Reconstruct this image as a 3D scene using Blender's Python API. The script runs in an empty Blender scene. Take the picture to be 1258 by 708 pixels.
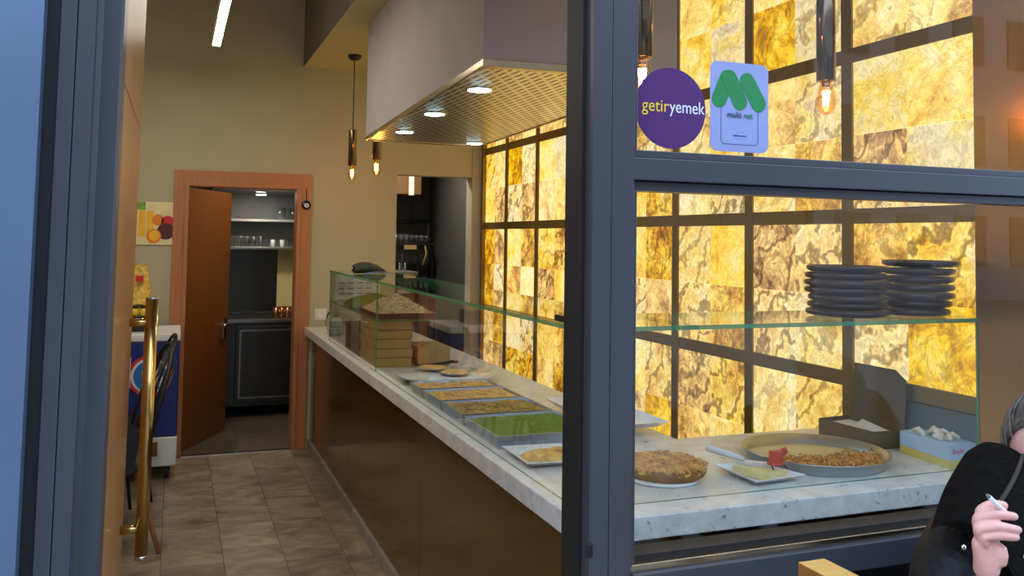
import bpy, bmesh, math, random
from mathutils import Vector, Matrix, Euler
R = random.Random(7)
PI = math.pi
sc = bpy.context.scene
COL = sc.collection

# ------------------------------------------------------------------ camera
cd = bpy.data.cameras.new('camera'); cam = bpy.data.objects.new('camera', cd); COL.objects.link(cam)
cd.sensor_width = 36.0; cd.lens = 36.0 * 1080.8 / 1258; cd.shift_y = -(354 - 239.06) / 1258
cd.clip_start = 0.05; cd.clip_end = 200
yaw, pitch, roll = 0.365169354, 0.0508088239, 0.014822485
f_ = Vector((math.sin(yaw) * math.cos(pitch), math.cos(yaw) * math.cos(pitch), math.sin(pitch)))
r_ = Vector((math.cos(yaw), -math.sin(yaw), 0)); u_ = r_.cross(f_)
r2 = r_ * math.cos(roll) + u_ * math.sin(roll); u2 = -r_ * math.sin(roll) + u_ * math.cos(roll)
mw = Matrix(((r2.x, u2.x, -f_.x, 0), (r2.y, u2.y, -f_.y, 0), (r2.z, u2.z, -f_.z, 1.6), (0, 0, 0, 1)))
cam.matrix_world = mw
sc.camera = cam

# ------------------------------------------------------------------ light and exposure
SKY = (0.56, 0.72, 1.0); SKY_STRENGTH = 2.4
ONYX_STRENGTH = 0.86
LINEAR_STRENGTH = 32.0
DOWN_STRENGTH = 40.0
BULB_STRENGTH = 110.0
w = bpy.data.worlds.new('sky'); sc.world = w; w.use_nodes = True
bg = w.node_tree.nodes['Background']; bg.inputs[0].default_value = (*SKY, 1); bg.inputs[1].default_value = SKY_STRENGTH
vs = sc.view_settings
vs.view_transform = 'Standard'; vs.look = 'None'; vs.gamma = 1; vs.use_curve_mapping = False; vs.exposure = 0.62
sc.cycles.max_bounces = 8; sc.cycles.transparent_max_bounces = 24; sc.cycles.sample_clamp_indirect = 4

# ------------------------------------------------------------------ materials
def lin(c):
    return tuple(((v / 255) / 12.92 if v / 255 <= .04045 else ((v / 255 + .055) / 1.055) ** 2.4) for v in c)

class NT:
    def __init__(s, name):
        s.m = bpy.data.materials.new(name); s.m.use_nodes = True
        s.t = s.m.node_tree; s.b = s.t.nodes['Principled BSDF']; s.out = s.t.nodes['Material Output']
    def n(s, typ, **kw):
        nd = s.t.nodes.new(typ)
        for k, v in kw.items():
            if k.startswith('i_'):
                key = k[2:]; key = int(key) if key.isdigit() else key.replace('_', ' ')
                nd.inputs[key].default_value = v
            else: setattr(nd, k, v)
        return nd
    def l(s, a, b): s.t.links.new(a, b)
    def coord(s): return s.n('ShaderNodeTexCoord').outputs['Object']

def P(name, rgb, rough=.5, metal=0., spec=.5, var=0., vscale=8., bump=0., bscale=60., stretch=None, coat=0., rnd=0., alpha=1.):
    """principled material with procedural colour variation and fine relief; rgb is sRGB 0-255"""
    k = NT(name); b = k.b; c = lin(rgb)
    b.inputs['Roughness'].default_value = rough; b.inputs['Metallic'].default_value = metal
    b.inputs['Specular IOR Level'].default_value = spec; b.inputs['Coat Weight'].default_value = coat
    b.inputs['Coat Roughness'].default_value = .05; b.inputs['Alpha'].default_value = alpha
    co = k.coord()
    if stretch:
        mp = k.n('ShaderNodeMapping'); mp.inputs['Scale'].default_value = stretch; k.l(co, mp.inputs[0]); co = mp.outputs[0]
    if rnd:
        oi = k.n('ShaderNodeObjectInfo'); ad = k.n('ShaderNodeVectorMath', operation='MULTIPLY_ADD')
        k.l(oi.outputs['Random'], ad.inputs[0]); ad.inputs[1].default_value = (37, 53, 71); k.l(co, ad.inputs[2]); co = ad.outputs[0]
    nz = k.n('ShaderNodeTexNoise', i_Scale=vscale, i_Detail=5.); k.l(co, nz.inputs['Vector'])
    rp = k.n('ShaderNodeValToRGB'); rp.color_ramp.elements[0].position = .3; rp.color_ramp.elements[1].position = .7
    v = max(var, .04)
    rp.color_ramp.elements[0].color = (*[x * (1 - v) for x in c], 1); rp.color_ramp.elements[1].color = (*[min(1, x * (1 + v)) for x in c], 1)
    k.l(nz.outputs['Fac'], rp.inputs[0])
    if rnd:
        hs = k.n('ShaderNodeHueSaturation'); mr = k.n('ShaderNodeMapRange', i_3=1 - rnd, i_4=1 + rnd)
        k.l(oi.outputs['Random'], mr.inputs[0]); k.l(mr.outputs[0], hs.inputs['Value']); k.l(rp.outputs[0], hs.inputs['Color'])
        k.l(hs.outputs[0], b.inputs['Base Color'])
    else: k.l(rp.outputs[0], b.inputs['Base Color'])
    if bump:
        n2 = k.n('ShaderNodeTexNoise', i_Scale=bscale, i_Detail=3.); k.l(co, n2.inputs['Vector'])
        bp = k.n('ShaderNodeBump', i_Strength=bump, i_Distance=.01); k.l(n2.outputs['Fac'], bp.inputs['Height']); k.l(bp.outputs[0], b.inputs['Normal'])
    return k.m

def glassmat(name, tint=(1, 1, 1), base=.04, rough=0.0):
    k = NT(name)
    lw = k.n('ShaderNodeLayerWeight', i_Blend=.5)
    pw = k.n('ShaderNodeMath', operation='POWER'); k.l(lw.outputs['Facing'], pw.inputs[0]); pw.inputs[1].default_value = 5
    ma = k.n('ShaderNodeMath', operation='MULTIPLY_ADD'); k.l(pw.outputs[0], ma.inputs[0]); ma.inputs[1].default_value = 1 - base; ma.inputs[2].default_value = base
    tr = k.n('ShaderNodeBsdfTransparent'); tr.inputs[0].default_value = (*tint, 1)
    gl = k.n('ShaderNodeBsdfGlossy'); gl.inputs['Roughness'].default_value = rough; gl.inputs[0].default_value = (1, 1, 1, 1)
    mx = k.n('ShaderNodeMixShader'); k.l(ma.outputs[0], mx.inputs[0]); k.l(tr.outputs[0], mx.inputs[1]); k.l(gl.outputs[0], mx.inputs[2])
    k.l(mx.outputs[0], k.out.inputs[0]); return k.m

def emit(name, rgb, strength):
    k = NT(name); k.t.nodes.remove(k.b)
    e = k.n('ShaderNodeEmission'); e.inputs[0].default_value = (*rgb, 1); e.inputs[1].default_value = strength
    k.l(e.outputs[0], k.out.inputs[0]); return k.m

def onyxmat():
    k = NT('backlit_onyx'); co = k.coord()
    oi = k.n('ShaderNodeObjectInfo')
    ad = k.n('ShaderNodeVectorMath', operation='MULTIPLY_ADD'); k.l(oi.outputs['Random'], ad.inputs[0]); ad.inputs[1].default_value = (91, 57, 133); k.l(co, ad.inputs[2])
    wn = k.n('ShaderNodeTexWhiteNoise', noise_dimensions='1D'); k.l(oi.outputs['Random'], wn.inputs['W'])
    big = k.n('ShaderNodeTexNoise', i_Scale=4.6, i_Detail=10., i_Roughness=.76, i_Distortion=.5); k.l(ad.outputs[0], big.inputs['Vector'])
    sh = k.n('ShaderNodeMapRange', i_3=-.12, i_4=.07); k.l(wn.outputs['Value'], sh.inputs[0])
    s = k.n('ShaderNodeMath', operation='ADD'); k.l(big.outputs['Fac'], s.inputs[0]); k.l(sh.outputs[0], s.inputs[1])
    rp = k.n('ShaderNodeValToRGB'); cr = rp.color_ramp
    stops = [(.24, (116, 78, 20)), (.33, (190, 134, 36)), (.40, (236, 180, 46)), (.47, (252, 208, 78)), (.53, (252, 218, 116)), (.59, (252, 226, 152)), (.66, (246, 214, 160)), (.76, (206, 190, 150))]
    while len(cr.elements) < len(stops): cr.elements.new(.5)
    for e, (p, c) in zip(cr.elements, stops): e.position = p; e.color = (*lin(c), 1)
    k.l(s.outputs[0], rp.inputs[0])
    def layer(prev, scale, dist, lo, hi, col, amt, sel):
        """veins along the zero line of a noise, strongest on some tiles"""
        vn = k.n('ShaderNodeTexNoise', i_Scale=scale, i_Detail=8., i_Roughness=.72, i_Distortion=dist); k.l(ad.outputs[0], vn.inputs['Vector'])
        q = k.n('ShaderNodeMath', operation='SUBTRACT'); k.l(vn.outputs['Fac'], q.inputs[0]); q.inputs[1].default_value = .5
        va = k.n('ShaderNodeMath', operation='ABSOLUTE'); k.l(q.outputs[0], va.inputs[0])
        vm = k.n('ShaderNodeMapRange', i_1=lo, i_2=hi, i_3=amt, i_4=0.); k.l(va.outputs[0], vm.inputs[0])
        m1 = k.n('ShaderNodeMapRange', i_1=sel[0], i_2=sel[1], i_3=.12, i_4=1.); k.l(wn.outputs['Value'], m1.inputs[0])
        mm = k.n('ShaderNodeMath', operation='MULTIPLY'); k.l(vm.outputs[0], mm.inputs[0]); k.l(m1.outputs[0], mm.inputs[1])
        mx = k.n('ShaderNodeMix', data_type='RGBA', blend_type='MULTIPLY'); k.l(mm.outputs[0], mx.inputs['Factor']); k.l(prev, mx.inputs['A']); mx.inputs['B'].default_value = (*col, 1)
        return mx.outputs['Result']
    c1 = layer(rp.outputs[0], 6.5, .9, .0, .045, (.42, .33, .20), .85, (.6, .2))
    c2 = layer(c1, 15., .8, .0, .035, (.45, .40, .34), .6, (.2, .7))
    # tightly swirled grey and brown bands on some slabs
    w3 = k.n('ShaderNodeMath', operation='MULTIPLY'); k.l(oi.outputs['Random'], w3.inputs[0]); w3.inputs[1].default_value = 19.7
    wn3 = k.n('ShaderNodeTexWhiteNoise', noise_dimensions='1D'); k.l(w3.outputs[0], wn3.inputs['W'])
    wv = k.n('ShaderNodeTexWave', wave_type='BANDS', bands_direction='DIAGONAL', i_Scale=3.2, i_Distortion=14., i_Detail=4.); wv.inputs['Detail Scale'].default_value = 1.3; wv.inputs['Detail Roughness'].default_value = .62
    k.l(ad.outputs[0], wv.inputs['Vector'])
    wr_ = k.n('ShaderNodeValToRGB'); ce_ = wr_.color_ramp
    while len(ce_.elements) < 5: ce_.elements.new(.5)
    for e, (p, c) in zip(ce_.elements, [(.0, (.30, .24, .15)), (.16, (.62, .52, .36)), (.36, (1, .97, .9)), (.62, (1, 1, 1)), (.9, (.80, .76, .72))]): e.position = p; e.color = (*c, 1)
    k.l(wv.outputs['Fac'], wr_.inputs[0])
    bm = k.n('ShaderNodeMapRange', i_1=.25, i_2=.75, i_3=.12, i_4=.95); k.l(wn3.outputs['Value'], bm.inputs[0])
    bx_ = k.n('ShaderNodeMix', data_type='RGBA', blend_type='MULTIPLY'); k.l(bm.outputs[0], bx_.inputs['Factor']); k.l(c2, bx_.inputs['A']); k.l(wr_.outputs[0], bx_.inputs['B'])
    c2 = bx_.outputs['Result']
    # scattered dark flecks
    fl = k.n('ShaderNodeTexNoise', i_Scale=22., i_Detail=4., i_Roughness=.8); k.l(ad.outputs[0], fl.inputs['Vector'])
    fm = k.n('ShaderNodeMapRange', i_1=.36, i_2=.29, i_3=0., i_4=.75); k.l(fl.outputs['Fac'], fm.inputs[0])
    mx = k.n('ShaderNodeMix', data_type='RGBA', blend_type='MULTIPLY'); k.l(fm.outputs[0], mx.inputs['Factor']); k.l(c2, mx.inputs['A']); mx.inputs['B'].default_value = (.35, .26, .14, 1)
    # a few greyish-white slabs
    g = k.n('ShaderNodeMapRange', i_1=.86, i_2=.92, i_3=0., i_4=.6); k.l(wn.outputs['Value'], g.inputs[0])
    gm = k.n('ShaderNodeMix', data_type='RGBA', blend_type='MULTIPLY'); k.l(g.outputs[0], gm.inputs['Factor']); k.l(mx.outputs['Result'], gm.inputs['A']); gm.inputs['B'].default_value = (.74, .80, .95, 1)
    w2 = k.n('ShaderNodeMath', operation='MULTIPLY'); k.l(oi.outputs['Random'], w2.inputs[0]); w2.inputs[1].default_value = 7.31
    wn2 = k.n('ShaderNodeTexWhiteNoise', noise_dimensions='1D'); k.l(w2.outputs[0], wn2.inputs['W'])
    hs = k.n('ShaderNodeHueSaturation'); k.l(gm.outputs['Result'], hs.inputs['Color'])
    ms = k.n('ShaderNodeMapRange', i_3=.80, i_4=1.06); k.l(wn2.outputs['Value'], ms.inputs[0]); k.l(ms.outputs[0], hs.inputs['Saturation'])
    class G: outputs = {'Result': hs.outputs[0]}
    gm = G
    b = k.b; b.inputs['Roughness'].default_value = .2
    k.l(gm.outputs['Result'], b.inputs['Emission Color']); b.inputs['Emission Strength'].default_value = ONYX_STRENGTH
    dk = k.n('ShaderNodeMix', data_type='RGBA', blend_type='MULTIPLY'); dk.inputs['Factor'].default_value = 1; k.l(gm.outputs['Result'], dk.inputs['A']); dk.inputs['B'].default_value = (.2, .2, .2, 1)
    k.l(dk.outputs['Result'], b.inputs['Base Color'])
    return k.m

def stonemat(name, light, dark, rough=.35, sc_=(3., 9.)):
    """veined floor stone, different on each tile"""
    k = NT(name); co = k.coord(); oi = k.n('ShaderNodeObjectInfo')
    ad = k.n('ShaderNodeVectorMath', operation='MULTIPLY_ADD'); k.l(oi.outputs['Random'], ad.inputs[0]); ad.inputs[1].default_value = (37, 53, 71); k.l(co, ad.inputs[2])
    mp = k.n('ShaderNodeMapping'); mp.inputs['Scale'].default_value = (1.3, 1.9, 1); mp.inputs['Rotation'].default_value = (0, 0, -.12); k.l(ad.outputs[0], mp.inputs[0])
    nz = k.n('ShaderNodeTexNoise', i_Scale=sc_[0], i_Detail=9., i_Roughness=.65, i_Distortion=1.2); k.l(mp.outputs[0], nz.inputs['Vector'])
    rp = k.n('ShaderNodeValToRGB'); rp.color_ramp.elements[0].position = .32; rp.color_ramp.elements[1].position = .68
    rp.color_ramp.elements[0].color = (*lin(dark), 1); rp.color_ramp.elements[1].color = (*lin(light), 1); k.l(nz.outputs['Fac'], rp.inputs[0])
    hs = k.n('ShaderNodeHueSaturation'); mr = k.n('ShaderNodeMapRange', i_3=.8, i_4=1.2); k.l(oi.outputs['Random'], mr.inputs[0]); k.l(mr.outputs[0], hs.inputs['Value']); k.l(rp.outputs[0], hs.inputs['Color'])
    k.l(hs.outputs[0], k.b.inputs['Base Color']); k.b.inputs['Roughness'].default_value = rough
    bp = k.n('ShaderNodeBump', i_Strength=.15, i_Distance=.004); k.l(nz.outputs['Fac'], bp.inputs['Height']); k.l(bp.outputs[0], k.b.inputs['Normal'])
    return k.m

def countermat():
    k = NT('speckled_stone'); co = k.coord()
    nz = k.n('ShaderNodeTexNoise', i_Scale=14., i_Detail=6., i_Roughness=.7); k.l(co, nz.inputs['Vector'])
    rp = k.n('ShaderNodeValToRGB'); rp.color_ramp.elements[0].position = .3; rp.color_ramp.elements[1].position = .7
    rp.color_ramp.elements[0].color = (*lin((196, 193, 188)), 1); rp.color_ramp.elements[1].color = (*lin((232, 229, 222)), 1); k.l(nz.outputs['Fac'], rp.inputs[0])
    n2 = k.n('ShaderNodeTexNoise', i_Scale=34., i_Detail=3., i_Distortion=.8); k.l(co, n2.inputs['Vector'])
    m = k.n('ShaderNodeMapRange', i_1=.30, i_2=.36, i_3=.6, i_4=0.); k.l(n2.outputs['Fac'], m.inputs[0])
    mx = k.n('ShaderNodeMix', data_type='RGBA'); k.l(m.outputs[0], mx.inputs['Factor']); k.l(rp.outputs[0], mx.inputs['A']); mx.inputs['B'].default_value = (*lin((88, 86, 88)), 1)
    k.l(mx.outputs['Result'], k.b.inputs['Base Color']); k.b.inputs['Roughness'].default_value = .28
    return k.m

def perfmat():
    k = NT('perforated_steel'); co = k.coord()
    mp = k.n('ShaderNodeMapping'); mp.inputs['Rotation'].default_value = (0, 0, 1.53); k.l(co, mp.inputs[0])
    br = k.n('ShaderNodeTexBrick', offset=.5); k.l(mp.outputs[0], br.inputs['Vector'])
    br.inputs['Color1'].default_value = (0, 0, 0, 1); br.inputs['Color2'].default_value = (0, 0, 0, 1); br.inputs['Mortar'].default_value = (1, 1, 1, 1)
    br.inputs['Scale'].default_value = 1; br.inputs['Mortar Size'].default_value = .0105; br.inputs['Brick Width'].default_value = .095; br.inputs['Row Height'].default_value = .033; br.inputs['Mortar Smooth'].default_value = 0
    mx = k.n('ShaderNodeMix', data_type='RGBA'); k.l(br.outputs['Color'], mx.inputs['Factor']); mx.inputs['A'].default_value = (.05, .045, .04, 1); mx.inputs['B'].default_value = (.86, .83, .74, 1)
    k.l(mx.outputs['Result'], k.b.inputs['Base Color']); k.b.inputs['Metallic'].default_value = 1; k.b.inputs['Roughness'].default_value = .33
    return k.m

def cardwood(name, rgb, stretch=(2, 30, 30), rough=.4, var=.22, coat=0.):
    return P(name, rgb, rough, var=var, vscale=2.2, stretch=stretch, bump=.04, bscale=8, coat=coat)

M = dict(
    wall=P('beige_plaster', (178, 170, 146), .85, var=.03, vscale=3, bump=.05, bscale=120),
    grey_wall=P('grey_plaster', (164, 156, 152), .85, var=.03, vscale=3, bump=.05, bscale=120),
    dark_wall=P('dark_grey_paint', (84, 82, 76), .7, var=.05),
    kitchen_wall=P('pale_kitchen_wall', (150, 155, 155), .6, var=.05),
    ceiling=P('ceiling_paint', (190, 184, 168), .9, var=.03),
    soffit_shade=P('soffit_side_shade', (104, 96, 84), .85, var=.03, vscale=3),  # shade on the soffit's side faces, put into a darker colour
    soffit=P('soffit_paint', (196, 182, 138), .85, var=.03),
    floor=P('floor_grout', (70, 60, 48), .8, var=.1),
    tile=stonemat('veined_floor_stone', (164, 147, 122), (96, 84, 66), .3, (3.4, 9.)),
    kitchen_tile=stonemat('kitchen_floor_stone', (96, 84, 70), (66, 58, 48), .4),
    marble=stonemat('grey_marble', (150, 143, 134), (112, 106, 100), .3),
    onyx=onyxmat(),
    bronze=P('bronze_metal', (140, 116, 58), .42, metal=.55, var=.08, vscale=3),
    brass_panel=P('brass_panel', (190, 138, 44), .25, metal=.7, var=.08, vscale=2),
    grey_panel=P('teal_grey_panel', (92, 104, 104), .3, var=.06),
    frame=P('anthracite_frame', (60, 62, 68), .38, spec=.6, var=.05, vscale=4),
    rubber=P('black_rubber', (16, 16, 18), .6),
    steel_panel=P('satin_metal_panel', (112, 132, 160), .42, metal=.75, var=.10, vscale=2.5),
    oak=cardwood('oak_veneer', (176, 126, 72), (20, 20, 1.2), .38, .12, .2),
    trimwood=cardwood('reddish_wood', (176, 116, 76), (22, 22, 1.4), .4, .1),
    darkwood=cardwood('brown_door_veneer', (116, 66, 24), (24, 24, 1.0), .35, .12),
    gold=P('polished_brass', (200, 166, 100), .16, metal=1, var=.03),
    bronze_tube=P('smoked_bronze', (128, 106, 84), .2, metal=1, var=.03),
    chrome=P('chrome', (200, 200, 204), .12, metal=1),
    steel=P('brushed_steel', (150, 148, 142), .28, metal=1, var=.06, vscale=3, stretch=(1, 1, 20)),
    darksteel=P('dark_steel', (76, 74, 68), .3, metal=.9, var=.05),
    black=P('black_satin', (22, 22, 24), .4),
    black_cable=P('black_cable', (18, 18, 18), .5),
    white=P('white_plastic', (222, 222, 220), .35, var=.02),
    white_gloss=P('white_porcelain', (226, 228, 228), .12, var=.02),
    blue=P('freezer_blue', (36, 48, 118), .3, var=.04),
    red=P('logo_red', (200, 48, 50), .4),
    logo_blue=P('logo_blue', (50, 110, 190), .4),
    glossbrown=P('glossy_brown_panel', (128, 98, 50), .14, metal=.75, spec=.5, var=.10, vscale=1.5),
    counter=countermat(),
    perf=perfmat(),
    lip=P('hood_trim', (190, 172, 140), .25, metal=1, var=.03),
    glass=glassmat('clear_glass', (.985, .997, .99), .017),
    window_glass=glassmat('window_glass', (.975, .985, .98), .035),
    green_edge=P('green_glass_edge', (48, 148, 100), .15, var=.25, vscale=6, spec=.8, alpha=.86),
    tumbler=glassmat('tumbler_glass', (.9, .92, .92), .09, .03),
    bulb=glassmat('amber_bulb_glass', (1.0, .78, .42), .05),
    filament=emit('bulb_filament', (1.0, .5, .12), BULB_STRENGTH),
    downlight=emit('cool_downlight', (.50, .86, 1.0), DOWN_STRENGTH),
    linear=emit('linear_led', (1.0, .93, .82), LINEAR_STRENGTH),
    fill_lamp=emit('added_room_lamp', (1.0, .92, .8), 46), shelflamp=emit('shelf_lamp', (1.0, .92, .82), 60),
    paper=P('white_paper', (226, 226, 220), .8, var=.04),
    greencloth=P('olive_cloth', (112, 118, 28), .9, var=.2, bump=.3),
    bagcloth=P('dark_olive_cloth', (48, 46, 34), .8, var=.2, bump=.3, bscale=30),
    nut=P('crushed_nut', (186, 158, 122), .8, var=.35, vscale=90),
    boxwood=cardwood('tan_board', (186, 154, 98), (3, 3, 14), .6, .12),
    boxwood_dark=cardwood('brown_board', (112, 80, 42), (3, 3, 10), .6, .15),
    baklava=P('golden_pastry', (226, 178, 96), .45, var=.35, vscale=45, bump=.4, bscale=80),
    baklava2=P('pistachio_pastry', (168, 136, 58), .5, var=.55, vscale=40, bump=.4, bscale=70),
    pistachio=P('ground_pistachio', (104, 130, 26), .85, var=.3, vscale=60, bump=.6, bscale=120),
    tray=P('aluminium_tray', (176, 190, 204), .3, metal=.85, var=.05),
    tinned=P('tinned_tray', (186, 188, 188), .34, metal=.9, var=.12, vscale=5),
    crust=P('brown_pie_crust', (214, 160, 88), .7, var=.4, vscale=26, bump=.7, bscale=55),
    crust_side=P('dark_crust', (140, 96, 50), .8, var=.3),
    filo=P('filo_shreds', (206, 150, 82), .6, var=.4, vscale=40, bump=.5),
    cream=P('cream_pudding', (232, 216, 170), .4, var=.06, vscale=20),
    cheesecake=P('pale_cake', (226, 208, 150), .5, var=.1, vscale=40),
    redplastic=P('red_plastic', (206, 84, 66), .35),
    cardboard=P('brown_cardboard', (104, 86, 50), .8, var=.06),
    glovebox_blue=P('glove_box_blue', (178, 204, 232), .5, var=.03),
    glovebox_yellow=P('glove_box_yellow', (212, 196, 96), .5, var=.03),
    latex=P('latex_glove', (226, 218, 196), .6, var=.05),
    darktray=P('dark_bakelite', (58, 46, 42), .3, var=.15, vscale=8),
    phone=P('black_gloss', (12, 12, 16), .15),
    purple=P('sticker_purple', (80, 38, 104), .35, var=.02),
    letter_yellow=P('sticker_yellow', (250, 210, 40), .4),
    letter_white=P('sticker_white', (236, 232, 244), .4),
    sticker_pale=P('sticker_pale', (150, 158, 204), .4, var=.02),
    sticker_green=P('sticker_green', (34, 132, 70), .4, var=.02),
    sticker_dark=P('sticker_dark', (60, 52, 92), .4),
    coat=P('black_quilted_nylon', (11, 11, 13), .55, spec=.3, var=.15, vscale=30, bump=.5, bscale=40),
    fur=P('dark_brown_lining', (14, 12, 9), 1., spec=.1, var=.35, vscale=60, bump=.8, bscale=90),
    collar_edge=P('collar_edge', (50, 42, 31), .9, var=.2),
    skin=P('skin', (222, 164, 148), .5, var=.06, vscale=18, bump=.1, bscale=90),
    hair=P('greying_hair', (86, 77, 68), .65, var=.6, vscale=60, bump=.8, bscale=80, stretch=(1, 1, .25)),
    scarf=P('tan_scarf', (160, 126, 90), .9, var=.15, vscale=30, bump=.4),
    eye_white=P('eye_white', (220, 214, 208), .2), iris=P('brown_iris', (56, 36, 22), .2),
    lips=P('lip_colour', (178, 96, 92), .45),
    trousers=P('dark_trousers', (30, 32, 40), .85),
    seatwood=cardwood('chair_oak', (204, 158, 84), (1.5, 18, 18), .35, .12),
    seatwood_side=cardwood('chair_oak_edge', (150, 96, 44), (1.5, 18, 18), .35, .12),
    upholstery=P('charcoal_upholstery', (52, 54, 58), .85, var=.1, bump=.2),
    pavement=P('pavement', (120, 118, 114), .8, var=.12),
    stucco=P('street_stucco', (120, 106, 84), .85, var=.08),
    dark_glass=P('dark_window', (92, 90, 84), .1),
    snack=P('yellow_snack', (216, 180, 80), .5, var=.35, vscale=40),
    yellow=P('lid_yellow', (226, 190, 40), .4), orange=P('print_orange', (232, 128, 34), .5, var=.12, vscale=30),
    juice=P('print_juice', (244, 186, 40), .5, var=.1), leaf=P('print_leaf', (120, 160, 60), .5, var=.4, vscale=30), plum=P('print_plum', (84, 34, 28), .5, var=.3),
    printbg=P('print_background', (226, 214, 160), .5, var=.12, vscale=8),
    eyeblue=P('bead_blue', (20, 28, 70), .15), copper=P('copper_glass', (176, 120, 84), .15, metal=.8),
    darkrack=P('dark_rack', (26, 25, 23), .5), cratewood=cardwood('crate_wood', (150, 110, 62), (3, 3, 12), .6, .2),
    cigarette=P('cigarette_paper', (235, 235, 238), .7), ash=P('ash', (120, 116, 112), .9),
    cream_reflection=P('cream_reflection', (240, 222, 150), .5, var=.04), coppered=P('grinder_body', (60, 44, 36), .25, metal=.6),
)

# ------------------------------------------------------------------ mesh builder
class MB:
    def __init__(s): s.v = []; s.f = []; s.m = []; s.s = []
    def add(s, vs, fs, m=0, smooth=False):
        o = len(s.v); s.v += [Vector(v) for v in vs]
        for q in fs: s.f.append([o + i for i in q]); s.m.append(m); s.s.append(smooth)
        return s
    def box(s, x0, y0, z0, x1, y1, z1, m=0, mtop=None):
        v = [(x0, y0, z0), (x1, y0, z0), (x1, y1, z0), (x0, y1, z0), (x0, y0, z1), (x1, y0, z1), (x1, y1, z1), (x0, y1, z1)]
        s.add(v, [(0, 3, 2, 1)], m); o = len(s.v) - 8
        for q, mm in (((4, 5, 6, 7), m if mtop is None else mtop), ((0, 1, 5, 4), m), ((1, 2, 6, 5), m), ((2, 3, 7, 6), m), ((3, 0, 4, 7), m)):
            s.f.append([o + i for i in q]); s.m.append(mm); s.s.append(False)
        return s
    def obox(s, c, size, rot=(0, 0, 0), m=0):
        e = Euler(rot).to_matrix(); c = Vector(c); k = len(s.v)
        s.box(-size[0] / 2, -size[1] / 2, -size[2] / 2, size[0] / 2, size[1] / 2, size[2] / 2, m)
        for i in range(k, len(s.v)): s.v[i] = e @ s.v[i] + c
        return s
    def prism(s, pts, z0, z1, m=0, mside=None):
        n = len(pts); v = [(x, y, z0) for x, y in pts] + [(x, y, z1) for x, y in pts]
        s.add(v, [tuple(range(n))[::-1], tuple(range(n, 2 * n))], m); o = len(s.v) - 2 * n
        for i in range(n):
            j = (i + 1) % n; s.f.append([o + i, o + j, o + n + j, o + n + i]); s.m.append(m if mside is None else mside); s.s.append(False)
        return s
    def lathe(s, c, prof, n=24, m=0, axis='z', smooth=True, sx=1, sy=1):
        c = Vector(c); vs = []; rings = []
        for r, z in prof:
            ring = []
            for i in range(n):
                a = 2 * PI * i / n
                p = Vector((r * math.cos(a) * sx, r * math.sin(a) * sy, z))
                if axis == 'y': p = Vector((p.x, -p.z, p.y))
                if axis == 'x': p = Vector((p.z, p.y, p.x))
                ring.append(len(vs)); vs.append(c + p)
            rings.append(ring)
        fs = []
        for a, b in zip(rings, rings[1:]):
            for i in range(n): fs.append((a[i], a[(i + 1) % n], b[(i + 1) % n], b[i]))
        s.add(vs, fs, m, smooth)
        o = len(s.v) - len(vs)
        for ring, rev in ((rings[0], True), (rings[-1], False)):
            q = [o + i for i in ring]; s.f.append(q[::-1] if rev else q); s.m.append(m); s.s.append(False)
        return s
    def tube(s, pts, r, n=10, m=0, closed=False):
        pts = [Vector(p) for p in pts]; rr = r if isinstance(r, (list, tuple)) else [r] * len(pts)
        vs = []; k = len(pts); up = None
        for i, p in enumerate(pts):
            t = (pts[(i + 1) % k] - pts[i - 1]) if closed else (pts[min(i + 1, k - 1)] - pts[max(i - 1, 0)])
            t.normalize()
            if up is None: up = t.orthogonal().normalized()
            up = (up - t * up.dot(t)).normalized(); b = t.cross(up)
            for j in range(n):
                a = 2 * PI * j / n; vs.append(p + (up * math.cos(a) + b * math.sin(a)) * rr[i])
        fs = []
        for i in range(k if closed else k - 1):
            a = i * n; b_ = ((i + 1) % k) * n
            for j in range(n): fs.append((a + j, a + (j + 1) % n, b_ + (j + 1) % n, b_ + j))
        if not closed: fs += [tuple(range(n))[::-1], tuple(range((k - 1) * n, k * n))]
        return s.add(vs, fs, m, True)
    def sheet(s, fn, nu, nv, m=0, closed_u=False, smooth=True):
        vs = [fn(i / nu, j / nv) for j in range(nv + 1) for i in range(nu + (0 if closed_u else 1))]
        q = nu if closed_u else nu + 1; fs = []
        for j in range(nv):
            for i in range(nu):
                i2 = (i + 1) % q; fs.append((j * q + i, j * q + i2, (j + 1) * q + i2, (j + 1) * q + i))
        return s.add(vs, fs, m, smooth)
    def ball(s, c, r, n=12, m=0, sz=1):
        return s.lathe(c, [(r * math.sin(PI * max(.02, min(.98, i / (n // 2)))), -r * sz * math.cos(PI * i / (n // 2))) for i in range(n // 2 + 1)], n, m)
    def build(s, name, mats, parent=None, bevel=0., mods=None):
        off = Vector((0, 0, 0)); p = parent
        while p: off += p.location; p = p.parent
        loc = Vector((0, 0, 0))
        if parent is None:
            xs = [v.x for v in s.v]; ys = [v.y for v in s.v]
            loc = Vector(((min(xs) + max(xs)) / 2, (min(ys) + max(ys)) / 2, min(v.z for v in s.v))); off = loc
        me = bpy.data.meshes.new(name); me.from_pydata([v - off for v in s.v], [], s.f)
        mats = mats if isinstance(mats, (list, tuple)) else [mats]
        for q in mats: me.materials.append(q)
        for pl, mi, sm in zip(me.polygons, s.m, s.s): pl.material_index = mi; pl.use_smooth = sm
        me.update()
        o = bpy.data.objects.new(name, me); o.location = loc; COL.objects.link(o)
        if parent: o.parent = parent
        if bevel:
            b = o.modifiers.new('bevel', 'BEVEL'); b.width = bevel; b.segments = 2; b.limit_method = 'ANGLE'; b.angle_limit = math.radians(40)
        return o

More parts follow.
